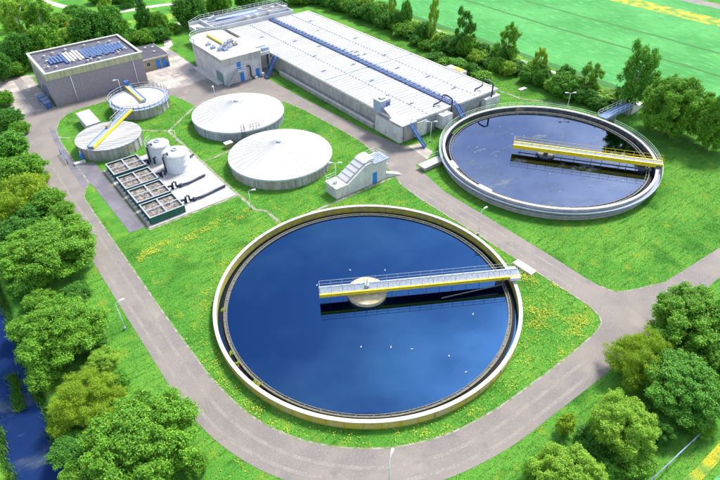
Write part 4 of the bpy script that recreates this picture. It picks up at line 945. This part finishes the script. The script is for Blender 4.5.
# ------------------------------------------------------------------ foliage
def leafcloud(name, lobes, n, size, m_, seed, droop=0.0, inner=.15, squash=.6):
    """leaf-sized faces over many lobes; coordinates in crown units"""
    R = np.random.default_rng(seed)
    lobes = np.array(lobes, float)      # x,y,z,r
    sub = []
    c_ = lobes[:, :3].mean(0)
    for L in lobes:
        for q in range(7):
            d_ = R.normal(size=3); o_ = L[:3]-c_; d_ = d_/np.linalg.norm(d_)+.7*o_/(np.linalg.norm(o_)+1e-6); d_ /= np.linalg.norm(d_)
            sub.append([*(L[:3]+d_*L[3]*R.uniform(.55, 1.05)), L[3]*R.uniform(.28, .52)])
    lobes = np.concatenate([lobes*np.array([1, 1, 1, .8]), np.array(sub)])
    w = lobes[:, 3]**2; w /= w.sum()
    idx = R.choice(len(lobes), n, p=w)
    d = R.normal(size=(n, 3)); d /= np.linalg.norm(d, axis=1)[:, None]
    d[:, 2] = np.where(d[:, 2] < -.55, -d[:, 2], d[:, 2])
    rr = lobes[idx, 3]*(1-inner*R.random(n)**1.5+.08*R.normal(size=n)*.6)
    p = lobes[idx, :3]+d*rr[:, None]*np.array([1, 1, .9])
    far_ = R.random(n) < .06; p = np.where(far_[:, None], p+d*(lobes[idx, 3]*.35+size)[:, None]*R.random(n)[:, None], p)
    # twig jitter
    p += R.normal(size=(n, 3))*size*.9
    nrm = d*1.0+R.normal(size=(n, 3))*.55; nrm[:, 2] += .25; nrm /= np.linalg.norm(nrm, axis=1)[:, None]
    t = np.cross(nrm, R.normal(size=(n, 3))); t /= np.linalg.norm(t, axis=1)[:, None]
    if droop: t = t*(1-droop)+np.array([0, 0, -1])*droop; t /= np.linalg.norm(t, axis=1)[:, None]
    b = np.cross(nrm, t); b /= np.linalg.norm(b, axis=1)[:, None]
    s = size*(.6+.8*R.random(n))[:, None]
    v = np.stack([p-t*s, p+b*s*squash, p+t*s, p-b*s*squash], 1).reshape(-1, 3)
    v[:, 2] = np.maximum(v[:, 2], .02)
    me = bpy.data.meshes.new(name); me.vertices.add(4*n); me.vertices.foreach_set('co', v.ravel())
    me.loops.add(4*n); me.loops.foreach_set('vertex_index', np.arange(4*n, dtype=np.int32))
    me.polygons.add(n); me.polygons.foreach_set('loop_start', np.arange(0, 4*n, 4, dtype=np.int32)); me.polygons.foreach_set('loop_total', np.full(n, 4, dtype=np.int32))
    me.materials.append(M[m_]); me.update(calc_edges=True); me.validate()
    return me
def lobes_round(seed, k=90, zc=.9, rx=.84, rz=.74, r0=.10, r1=.25):
    R = random.Random(seed); L = []
    for i in range(k):
        a = i*2.39996+R.uniform(-.3, .3); c = 1-1.88*(i+.5)/k; s = math.sqrt(1-c*c); q = R.uniform(.72, 1.12)
        L.append((rx*s*math.cos(a)*q, rx*s*math.sin(a)*q, zc+rz*c*q, R.uniform(r0, r1)))
    for i in range(7): L.append((R.uniform(-.3, .3), R.uniform(-.3, .3), zc+R.uniform(-.25, .3), .40))
    return L
def lobes_cone(seed, k=26):
    R = random.Random(seed); L = []
    for i in range(k):
        f = (i+.5)/k; a = i*2.4; rr = (1-f)**.8*.72; L.append((rr*math.cos(a), rr*math.sin(a), .35+2.1*f, .18+.26*(1-f)*R.uniform(.8, 1.2)))
    for i in range(6): L.append((0, 0, .5+i*.33, .45-.05*i))
    return L
def lobes_airy(seed, k=30):
    R = random.Random(seed); L = []
    for i in range(k):
        f = (i+.5)/k; a = i*2.4+R.uniform(-.4, .4); rr = .85*math.sin(PI*(.14+.74*f))**.6*R.uniform(.45, 1.15)
        L.append((rr*math.cos(a), rr*math.sin(a), .45+1.75*f+R.uniform(-.2, .2), R.uniform(.14, .33)))
    return L
CR_ = {}
def crown(kind, leaf, hi):
    key = (kind, leaf, hi)
    if key not in CR_:
        sd = abs(hash(kind)) % 1000 if False else sum(map(ord, kind+leaf))+hi
        n, s = ((95000, .022) if hi == 2 else (16000, .048) if hi == 1 else (3600, .10))
        if kind == 'cone': L = lobes_cone(sd); n = int(n*.8)
        elif kind == 'birch': L = lobes_airy(sd+4, 55)
        elif kind == 'airy': L = lobes_airy(sd); n = int(n*.75)
        elif kind == 'willow': L = lobes_round(sd, 60, .9, .84, .62, .1, .26)
        elif kind == 'wide': L = lobes_round(sd, 70, .7, .82, .55, .12, .27)
        elif kind == 'roundb': L = lobes_round(sd+5, 75, .9, .78, .8, .12, .28)
        else: L = lobes_round(sd)
        CR_[key] = leafcloud('crown_'+kind, L, n, s, leaf, sd, droop=.45 if kind == 'willow' else 0, squash=.3 if kind == 'willow' else .6, inner=.45 if kind in ('willow', 'airy') else .35)
    return CR_[key]
TR_ = {}
def trunk(kind, bark):
    key = (kind, bark)
    if key not in TR_:
        mb = MB(); R = random.Random(len(TR_)+3); H = 1.9 if kind in ('cone', 'airy', 'birch') else 1.0
        mb.tube([(0, 0, 0), (.02, .01, H*.35), (-.02, .02, H*.7), (.01, -.01, H)], .075, 9, r2=.03)
        for i in range(8):
            a = i*2.4; z = H*(.25+.08*i); mb.tube([(0, 0, z), (.25*math.cos(a), .25*math.sin(a), z+.2), (.6*math.cos(a), .6*math.sin(a), z+.42)], .032, 6, r2=.008)
        o = mb.build('trunk', bark); TR_[key] = o.data; bpy.data.objects.remove(o)
    return TR_[key]
def tree(name, label, x, y, r, h, kind='round', leaf='leaf_mid', hi=1, group=None, bark='bark', cat='tree'):
    """r crown radius, h total height"""
    top = {'birch': 2.5, 'cone': 2.6, 'airy': 2.5, 'round': 1.9, 'willow': 1.85, 'wide': 1.55}.get(kind, 1.9)
    t = thing(name, label, cat, (x, y, 0 if x > -4.3 else -.3), rnd.uniform(0, 2*PI), group)
    for nm, me in (('crown', crown(kind, leaf, hi)), ('trunk', trunk(kind, bark))):
        o = bpy.data.objects.new(nm, me); COL.objects.link(o); o.parent = t; o.scale = (r, r*rnd.uniform(.9, 1.08), h/top)
    return t
def shrub(label, x, y, r, h, leaf='leaf_dark', kind='wide', hi=0, group=None):
    top = {'wide': 1.5}.get(kind, 1.85)
    o = bpy.data.objects.new('shrub', crown(kind, leaf, hi)); COL.objects.link(o); o.location = (x, y, 0); o.rotation_euler = (0, 0, rnd.uniform(0, 6.28)); o.scale = (r, r*rnd.uniform(.85, 1.15), h/top)
    return tag(o, label, 'shrub', group)
def near(px, py, rpx, zc):
    """plan position and radius of a crown whose middle is seen at px,py"""
    x, y = G(px, py, zc); w = PX(x, y, zc)[2]
    return x, y, rpx*w/FPX
NEAR = [ # px,py,rpx,zc,h,kind,leaf,label
 (47, 247, 46, 3.2, 6.2, 'round', 'leaf_mid', 'large rounded tree at the left road edge, level with the filter beds'),
 (60, 331, 43, 3.0, 6.0, 'roundb', 'leaf_mid', 'bushy green tree beside the street lamp on the left road'),
 (88, 398, 36, 2.0, 4.2, 'willow', 'leaf_yellow', 'olive yellow feathery willow just behind the big bottom left tree'),
 (142, 440, 57, 3.2, 6.4, 'round', 'leaf_mid', 'biggest dense green tree at the bottom left corner of the road bend'),
 (103, 362, 17, 1.2, 2.6, 'roundb', 'leaf_light', 'small light green bush between the olive willow and the bushy tree'),
 (698, 322, 46, 3.6, 7.2, 'round', 'leaf_mid', 'large green tree at the right edge beside the road fork'),
 (645, 358, 38, 3.0, 5.6, 'willow', 'leaf_yellow', 'yellow-green feathery tree beside the road fork'),
 (684, 388, 42, 2.8, 5.6, 'roundb', 'leaf_bluish', 'bluish green tree in front of the yellow-green one at the right'),
 (623, 424, 33, 2.8, 5.4, 'roundb', 'leaf_light', 'rounded light green tree left of the bluish one, above the lower lawn'),
 (568, 474, 35, 2.2, 4.6, 'round', 'leaf_light', 'round pale green tree cut by the bottom edge of the photo'),
 (712, 352, 28, 2.6, 5.2, 'round', 'leaf_mid', 'green tree filling the right edge under the large one'),
 (654, 424, 22, 1.2, 2.6, 'wide', 'leaf_dark', 'low dark bush between the light round tree and the bluish one'),
]
for px, py, rp, zc, h, kind, leaf, lb in NEAR:
    x, y, r = near(px, py, rp, zc); tree('broadleaf_tree' if kind != 'willow' else 'willow_tree', lb, x, y, r, h, kind, leaf, 2)
x, y = G(564, 432); tree('sapling', 'thin young sapling on the grass between road and round light tree', x, y, .9, 2.6, 'airy', 'leaf_yellow', 0)
# left belt between road and canal further back
BELT = [(24, 188, 25, 2.2, 4.4, 'willow', 'leaf_yellow', 'yellowish tree behind the large rounded one by the left road'),
 (8, 205, 20, 2.2, 4.4, 'willow', 'leaf_yellow', 'yellowish tree at the left edge over the canal side'),
 (27, 166, 19, 2.2, 4.4, 'round', 'leaf_mid', 'fresh green tree where the left road widens'),
 (10, 145, 20, 2.2, 4.4, 'roundb', 'leaf_bluish', 'bluish green tree at the left edge beside the junction'),
 (5, 172, 18, 2.4, 4.6, 'round', 'leaf_mid', 'green tree against the left edge in front of the bluish one'),
 (8, 118, 14, 1.8, 3.6, 'round', 'leaf_dark', 'dark tree at the left edge by the corner of the slab yard'),
 (3, 98, 10, 1.6, 3.2, 'round', 'leaf_mid', 'small green tree at the left edge beside the slab yard'),
 (14, 232, 18, 1.8, 3.6, 'roundb', 'leaf_dark', 'dark tree left of the large rounded one over the canal side'),
 (22, 285, 16, 1.4, 3.0, 'wide', 'leaf_bluish', 'low bluish bush on the canal bank below the large rounded tree'),
 (62, 212, 13, 1.0, 2.4, 'round', 'leaf_mid', 'small bush leaning over the road above the large rounded tree'),
 (48, 200, 16, 1.6, 3.4, 'round', 'leaf_mid', 'green tree between the yellowish one and the road edge')]
for px, py, rp, zc, h, kind, leaf, lb in BELT:
    x, y, r = near(px, py, rp, zc); tree('broadleaf_tree' if kind != 'willow' else 'willow_tree', lb, x, y, r, h, kind, leaf, 1)

def far(name, label, px, pyb, pyt, wpx, kind, leaf, hi=1, bark='bark', cat='tree', group=None):
    x, y = G(px, pyb); w = PX(x, y, 2)[2]; h = .5
    while PX(x, y, h)[1] > pyt and h < 30: h += .1
    return tree(name, label, x, y, wpx/2*w/FPX, h, kind, leaf, hi, group, bark, cat)
FAR = [ # top left and the hedge trees
 ('birch_tree', 'tall airy birch with pale trunks at the top left corner', 26, 40, -6, 34, 'airy', 'leaf_light', 'birch_bark'),
 ('birch_tree', 'airy pale birch leaning beside the leftmost one at the top left', 12, 30, -12, 26, 'airy', 'leaf_light', 'birch_bark'),
 ('birch_tree', 'light green birch between the top left corner and the yellow bush', 48, 40, 0, 28, 'airy', 'leaf_mid', 'birch_bark'),
 ('pine_tree', 'dark conifer left of the brick building roof, shorter one', 26, 68, 32, 30, 'round', 'leaf_dark', 'bark'),
 ('broadleaf_tree', 'deep green tree behind the left end of the brick building', 50, 62, 24, 32, 'round', 'leaf_mid', 'bark'),
 ('broadleaf_tree', 'dark green tree at the left edge beside the slab yard back', 4, 82, 48, 26, 'round', 'leaf_dark', 'bark'),
 ('broadleaf_tree', 'dark broad tree behind the middle of the brick building', 96, 52, 8, 38, 'round', 'leaf_dark', 'bark'),
 ('broadleaf_tree', 'greyish green tree behind the right half of the brick building', 118, 48, 6, 30, 'roundb', 'leaf_bluish', 'bark'),
 ('birch_tree', 'slender birch with long pale trunk behind the brick building', 113, 34, -6, 14, 'airy', 'leaf_light', 'birch_bark'),
 ('pine_tree', 'tall dark conifer between lane and annex', 148, 34, -4, 22, 'cone', 'leaf_dark', 'bark'),
 ('broadleaf_tree', 'round green tree right of the tall conifer', 162, 36, 10, 18, 'round', 'leaf_mid', 'bark'),
 ('broadleaf_tree', 'big round dark tree above the yard and the footpath', 192, 26, -8, 34, 'round', 'leaf_dark', 'bark'),
 ('broadleaf_tree', 'green tree at the top edge behind the pump building', 222, 16, -14, 24, 'round', 'leaf_mid', 'bark'),
 ('broadleaf_tree', 'dark tree at the top edge behind the inlet channels', 246, 10, -16, 22, 'roundb', 'leaf_dark', 'bark'),
 ('broadleaf_tree', 'light tree at the top edge, right of the inlet channels', 284, 2, -20, 20, 'round', 'leaf_light', 'bark'),
 ('broadleaf_tree', 'tree at the top edge left of the round dark one', 128, 6, -20, 22, 'round', 'leaf_bluish', 'bark'),
 ('pine_tree', 'tall narrow tree in the hedge where the roof begins to taper', 463, 55, 10, 22, 'airy', 'leaf_dark', 'bark'),
 ('broadleaf_tree', 'olive green tree in the hedge above the far end of the white roof', 505, 66, 26, 22, 'airy', 'leaf_mid', 'bark'),
 ('broadleaf_tree', 'small olive tree in the hedge, mid way to the tall birch', 538, 78, 47, 15, 'airy', 'leaf_yellow', 'bark'),
 ('broadleaf_tree', 'olive round tree in the hedge left of the tall birch', 586, 95, 64, 26, 'airy', 'leaf_mid', 'bark'),
 ('birch_tree', 'tall loose birch with pale trunk beside the blue footbridge', 629, 108, 47, 34, 'birch', 'leaf_bluish', 'birch_bark'),
 ('birch_tree', 'lean birch with bare pale trunk in the hedge near the top', 432, 44, -6, 9, 'airy', 'leaf_light', 'birch_bark'),
 ('birch_tree', 'thin birch standing on the hedge line at the top, second of the pale trunked ones', 392, 28, -8, 8, 'airy', 'leaf_light', 'birch_bark'),
 ('broadleaf_tree', 'broad dark green tree right of the blue footbridge', 667, 134, 75, 60, 'round', 'leaf_mid', 'bark'),
 ('broadleaf_tree', 'dark green tree at the right edge next to the broad one', 706, 150, 96, 44, 'roundb', 'leaf_mid', 'bark'),
 ('broadleaf_tree', 'narrow tree in the hedge near the top, between two birches', 406, 32, 0, 12, 'roundb', 'leaf_bluish', 'bark'),
]
for nm, lb, px, pb, pt, wp, kind, leaf, bark in FAR:
    far(nm, lb, px, pb, pt, wp, kind, leaf, 2 if wp > 40 else 1, bark)
# belt of shrubs along the field path
cnt = 0
ordn = ['first', 'second', 'third', 'fourth', 'fifth', 'sixth', 'seventh', 'eighth', 'ninth', 'tenth', 'eleventh', 'twelfth', 'thirteenth', 'fourteenth', 'fifteenth', 'sixteenth', 'seventeenth', 'eighteenth', 'nineteenth', 'twentieth', 'twenty-first', 'twenty-second', 'twenty-third', 'twenty-fourth', 'twenty-fifth', 'twenty-sixth', 'twenty-seventh', 'twenty-eighth']
kinds = [('leaf_dark', 'dark green'), ('leaf_bluish', 'bluish green'), ('leaf_mid', 'mid green'), ('leaf_dark', 'dark green'), ('leaf_light', 'light green')]
for row, (u0, nm) in enumerate(((106.4, 'row facing the tanks'), (111.6, 'row facing the field'), (109.2, 'middle row'))):
    for i in range(28):
        v = 57+i*3.9+rnd.uniform(-1.2, 1.2)+row*2; k = kinds[(i*3+row*2+i//4) % 5]
        uo = u0 + (0 if v < 100 else 0)
        shrub('%s shrub, %s from the blue footbridge in the hedge %s' % (k[1], ordn[i], nm), uo+rnd.uniform(-.5, .5), v, rnd.uniform(1.9, 3.9), rnd.uniform(2.4, 5.6) if row != 1 else rnd.uniform(1.0, 2.3), k[0], rnd.choice(['wide', 'round', 'roundb']), 1, 'hedge shrubs along the field path')
for i in range(8):
    shrub('%s shrub from the roof corner in the short hedge just behind the long white roof' % ordn[i], 99.5+rnd.uniform(-.8, .8)+(4 if i > 4 else 0), 83+i*3.9, rnd.uniform(1.9, 2.6), rnd.uniform(2, 3), ('leaf_mid', 'leaf_dark', 'leaf_bluish')[i % 3], 'wide', 0, 'hedge shrubs along the field path')
# undergrowth between the trees of the left belt and the right group
UG = [(75, 292, 15, 'leaf_dark', 'dark undergrowth bush between the large rounded tree and the bushy one'), (40, 300, 14, 'leaf_mid', 'green undergrowth bush above the bushy tree'),
      (95, 345, 13, 'leaf_dark', 'dark bush right below the bushy tree by the street lamp'), (45, 378, 18, 'leaf_mid', 'green bush on the canal bank below the bushy tree'), (70, 450, 20, 'leaf_dark', 'dark bush left of the biggest bottom left tree'),
      (22, 330, 14, 'leaf_mid', 'green bush on the canal bank beside the bushy tree'), (118, 385, 13, 'leaf_bluish', 'small bush between the olive willow and the biggest tree'), (60, 425, 14, 'leaf_yellow', 'yellowish bush under the olive willow'),
      (195, 465, 13, 'leaf_mid', 'green bush at the bottom edge right of the biggest tree'), (80, 475, 18, 'leaf_mid', 'green bush at the bottom edge above the canal'), (8, 270, 14, 'leaf_mid', 'green bush at the left edge above the canal water'),
      (600, 440, 22, 'leaf_dark', 'dark bush in the shade left of the rounded light green tree'), (632, 462, 20, 'leaf_mid', 'green bush below the rounded light green tree'), (700, 425, 16, 'leaf_mid', 'green bush at the right edge behind the rail fence'),
      (672, 350, 20, 'leaf_mid', 'green bush between the yellow-green and the large right tree'), (535, 476, 14, 'leaf_mid', 'green bush at the bottom edge beside the pale round tree'), (604, 474, 14, 'leaf_dark', 'dark bush at the bottom edge right of the pale round tree'),
      (30, 215, 16, 'leaf_dark', 'dark bush between the yellowish trees and the large rounded tree'), (12, 190, 14, 'leaf_mid', 'green bush among the yellowish trees at the left'), (38, 178, 12, 'leaf_dark', 'dark bush beside the road where it widens'), (20, 130, 10, 'leaf_mid', 'green bush at the corner of road and slab yard')]
for px, py, rp, leaf, lb in UG:
    x, y, r_ = near(px, py, rp, .8); shrub(lb, x, y, r_, rnd.uniform(1.5, 2.6), leaf, rnd.choice(['wide', 'round', 'willow']), 1)
# scattered bushes top left
SC = [(132, 40, 12, 'leaf_dark', 'dark shrub just behind the annex roof, leftmost'), (146, 42, 13, 'leaf_mid', 'green shrub behind the annex roof, middle'), (160, 40, 12, 'leaf_dark', 'dark shrub behind the annex roof, rightmost'),
      (172, 33, 10, 'leaf_mid', 'green shrub between the annex and the big round dark tree'), (62, 24, 12, 'leaf_mid', 'green shrub left of the yellow flowering patch'), (76, 18, 12, 'leaf_bluish', 'bluish shrub above the yellow flowering patch'),
      (10, 58, 14, 'leaf_dark', 'dark shrub at the left edge below the birches'), (36, 48, 16, 'leaf_dark', 'dark shrub under the top left birches'), (14, 76, 12, 'leaf_mid', 'green shrub beside the back of the slab yard'),
      (212, 14, 12, 'leaf_mid', 'green shrub left of the inlet channels'), (236, 20, 10, 'leaf_mid', 'green shrub behind the inlet channels railing'), (262, 8, 14, 'leaf_dark', 'dark shrub at the top behind the inlet channels'),
      (300, 4, 12, 'leaf_mid', 'green shrub at the top near the far roof corner'), (320, 3, 12, 'leaf_bluish', 'bluish shrub at the top just right of the far roof corner'), (340, 4, 12, 'leaf_dark', 'dark shrub at the top, right of the bluish one'),
      (70, 40, 10, 'leaf_light', 'light shrub below the yellow flowering patch'), (82, 50, 12, 'leaf_mid', 'green shrub touching the brick building behind'), (100, 3, 12, 'leaf_bluish', 'bluish shrub at the top edge above the lane'), (118, 2, 10, 'leaf_dark', 'dark shrub at the top edge beside the lane'),
      (20, 8, 16, 'leaf_mid', 'green shrub at the top left behind the birches'), (40, 15, 12, 'leaf_light', 'light shrub between the birches and the lane'), (198, 8, 10, 'leaf_dark', 'dark shrub right of the parked car')]
for px, py, rp, leaf, lb in SC:
    x, y = G(px, py); w = PX(x, y, 1)[2]; shrub(lb, x, y, rp*w/FPX*.95, rnd.uniform(2.4, 4.2), leaf, 'wide', 1)
x, y = G(70, 23); o = leafcloud('flowering_shrub', lobes_round(9), 1800, .11, 'leaf_yellow', 5); o = bpy.data.objects.new('flowering_shrub', o); COL.objects.link(o)
o.location = (x, y, 0); o.scale = (5.5, 3, .9); tag(o, 'low orange-yellow flowering bush on the meadow at the top left', 'shrub')
o.data.materials[0] = M['petal']

# ------------------------------------------------------------------ grass and flowers
def inpoly(x, y, P):
    P = np.array(P); ins = np.zeros(len(x), bool); j = len(P)-1
    for i in range(len(P)):
        xi, yi = P[i]; xj, yj = P[j]
        if yi != yj:
            c = ((yi > y) != (yj > y)) & (x < (xj-xi)*(y-yi)/(yj-yi)+xi); ins ^= c
        j = i
    return ins
def free(x, y, e=0.0):
    ok = ~(inpoly(x, y, outer) & ~inpoly(x, y, inner))
    for c, r in ((T1, 20.05), (T2, 18.5), (C1, 9.15), (C0, 9.15), (TB, 5.9), (TA, 5.9)): ok &= (x-c[0])**2+(y-c[1])**2 > (r-e)**2
    for a, b, c, d in ((16, 31.5, 75.4, 98.5), (43.5, 57.2, 63.7, 67.2), (64, 91, 71, 143), (63.4, 68, 64, 71), (17, 46.5, 131, 152), (38, 65, 110, 153), (18.6, 21.4, 113.5, 121), (11.5, 16, 76.2, 120), (9, 17, 131, 156), (60, 87, 140, 153), (60.4, 65.6, 61, 63)): ok &= ~((x > a) & (x < b) & (y > c) & (y < d))
    ok &= ~((x > CAN0-.9) & (x < CAN1+.9)); ok &= x < 113.5
    for a, b, c, d in ((31.3, 31.9, 68, 105), (32.6, 56, 63.2, 63.8)): ok &= ~((x > a) & (x < b) & (y > c) & (y < d))
    return ok
gzv = np.vectorize(gz)
def blades(name, n, box, hgt, wid, m_, seed, density=None, lean=.5):
    R = np.random.default_rng(seed)
    x = R.uniform(box[0], box[1], n); y = R.uniform(box[2], box[3], n)
    k = free(x, y, 0)
    if density is not None: k &= R.random(n) < density(x, y)
    x, y = x[k], y[k]; n = len(x); z = gzv(x, y)-.01
    a = R.uniform(0, 2*PI, n); h = hgt*(.5+R.random(n)); w = wid*(.6+.8*R.random(n))
    lx = R.normal(size=n)*lean*h; ly = R.normal(size=n)*lean*h
    p0 = np.stack([x-np.cos(a)*w, y-np.sin(a)*w, z], 1); p1 = np.stack([x+np.cos(a)*w, y+np.sin(a)*w, z], 1); p2 = np.stack([x+lx, y+ly, z+h], 1)
    v = np.stack([p0, p1, p2], 1).reshape(-1, 3)
    me = bpy.data.meshes.new(name); me.vertices.add(3*n); me.vertices.foreach_set('co', v.ravel()); me.loops.add(3*n); me.loops.foreach_set('vertex_index', np.arange(3*n, dtype=np.int32))
    me.polygons.add(n); me.polygons.foreach_set('loop_start', np.arange(0, 3*n, 3, dtype=np.int32)); me.polygons.foreach_set('loop_total', np.full(n, 3, dtype=np.int32))
    me.materials.append(M[m_]); me.update(calc_edges=True)
    o = bpy.data.objects.new(name, me); COL.objects.link(o); struct(o, 'stuff'); return tag(o, {'grass': 'short green lawn grass between the roads and tanks'}.get(name, name), 'grass')
blades('grass', 700000, (-16, 113, 2, 128), .07, .06, 'blade', 3)
def fl(name, n, box, seed, dens, size=.045):
    R = np.random.default_rng(seed); x = R.uniform(box[0], box[1], n); y = R.uniform(box[2], box[3], n)
    k = free(x, y) & (R.random(n) < dens(x, y)); x, y = x[k], y[k]; n = len(x); z = gzv(x, y)+R.uniform(.08, .2, n)
    s = size*(.6+.9*R.random(n)); a = R.uniform(0, 6.28, n); t = R.normal(size=n)*.4
    ps = []
    for q in range(4):
        b = a+q*PI/2; ps.append(np.stack([x+np.cos(b)*s, y+np.sin(b)*s, z+t*s*np.cos(b)], 1))
    return np.stack(ps, 1).reshape(-1, 3)
def clump(x, y, sc, sd):
    v = np.zeros_like(x); R = np.random.default_rng(sd)
    for i in range(5):
        a = R.uniform(0, 6.28); f = sc*(1+i*.9); v += np.sin(f*(x*np.cos(a)+y*np.sin(a))+R.uniform(0, 6))*.5**(i*.4)
    return 1/(1+np.exp(-3.5*(v-.9)))
def near_ring(x, y):
    d = np.hypot(x-T1[0], y-T1[1])-20.6; return np.exp(-((d-.7)/1.1)**2)*(.12+.9*clump(x, y, 1.1, 1))*(.4+.6*(x < 50))
def band(x, y):
    d = y-(68.9+.35*np.sin(x*.5)); return np.exp(-(d/2.0)**2)*((x > 12) & (x < 31)).astype(float)*(.02+.6*clump(x, y, 1.0, 2))
def east(x, y): return ((x > 44) & (x < 55) & (y < 34) & (y > 20)).astype(float)*(.05+.7*clump(x, y, .8, 3))
def rest(x, y): return .35*clump(x, y, .35, 4)**2*clump(x, y, 1.7, 5)+.004
def tankside(x, y): return ((np.hypot(x-50, y-88) < 9) | (np.hypot(x-36, y-120) < 6) | (np.hypot(x-36, y-72) < 6) | (np.hypot(x-64, y-30) < 10)).astype(float)*.5*clump(x, y, .9, 6)
V = [fl('f', 60000, (10, 57, 19, 66), 21, near_ring), fl('f', 26000, (11, 32, 65, 73), 22, band), fl('f', 12000, (44, 55, 20, 34), 23, east), fl('f', 160000, (-5, 110, 4, 125), 24, rest), fl('f', 40000, (22, 75, 20, 127), 25, tankside)]
v = np.concatenate(V); n = len(v)//4
me = bpy.data.meshes.new('flowers'); me.vertices.add(4*n); me.vertices.foreach_set('co', v.ravel()); me.loops.add(4*n); me.loops.foreach_set('vertex_index', np.arange(4*n, dtype=np.int32))
me.polygons.add(n); me.polygons.foreach_set('loop_start', np.arange(0, 4*n, 4, dtype=np.int32)); me.polygons.foreach_set('loop_total', np.full(n, 4, dtype=np.int32))
me.materials.append(M['petal']); me.update(calc_edges=True); o = bpy.data.objects.new('wild_flowers', me); COL.objects.link(o); struct(o, 'stuff'); tag(o, 'small yellow wild flowers scattered in the lawns', 'flowers')
# reeds along the canal
R = np.random.default_rng(5)
lob = []
def reeds(name, xc, label, n, seed, y0=-10, y1=130):
    R = np.random.default_rng(seed); y = R.uniform(y0, y1, n); x = xc+R.normal(size=n)*.3+.2*np.sin(y*.9); z = np.full(n, -1.0)
    h = R.uniform(.3, 1.0, n); w = .05; a = R.uniform(0, 6.28, n)
    p = np.stack([np.stack([x-np.cos(a)*w, y-np.sin(a)*w, z], 1), np.stack([x+np.cos(a)*w, y+np.sin(a)*w, z], 1), np.stack([x+R.normal(size=n)*.2, y+R.normal(size=n)*.2, z+h], 1)], 1).reshape(-1, 3)
    me = bpy.data.meshes.new(name); me.vertices.add(3*n); me.vertices.foreach_set('co', p.ravel()); me.loops.add(3*n); me.loops.foreach_set('vertex_index', np.arange(3*n, dtype=np.int32))
    me.polygons.add(n); me.polygons.foreach_set('loop_start', np.arange(0, 3*n, 3, dtype=np.int32)); me.polygons.foreach_set('loop_total', np.full(n, 3, dtype=np.int32))
    me.materials.append(M['blade']); me.update(calc_edges=True); o = bpy.data.objects.new(name, me); COL.objects.link(o); struct(o, 'stuff'); tag(o, label, 'reeds')
reeds('reeds', CAN1+.7, 'green reeds along the canal bank nearest the trees', 16000, 31)
reeds('reeds', CAN0-.7, 'green reeds along the outer canal bank', 16000, 32)
reeds('reeds', -7.3, 'strip of water weed in the middle of the canal', 900, 33, 53, 59)
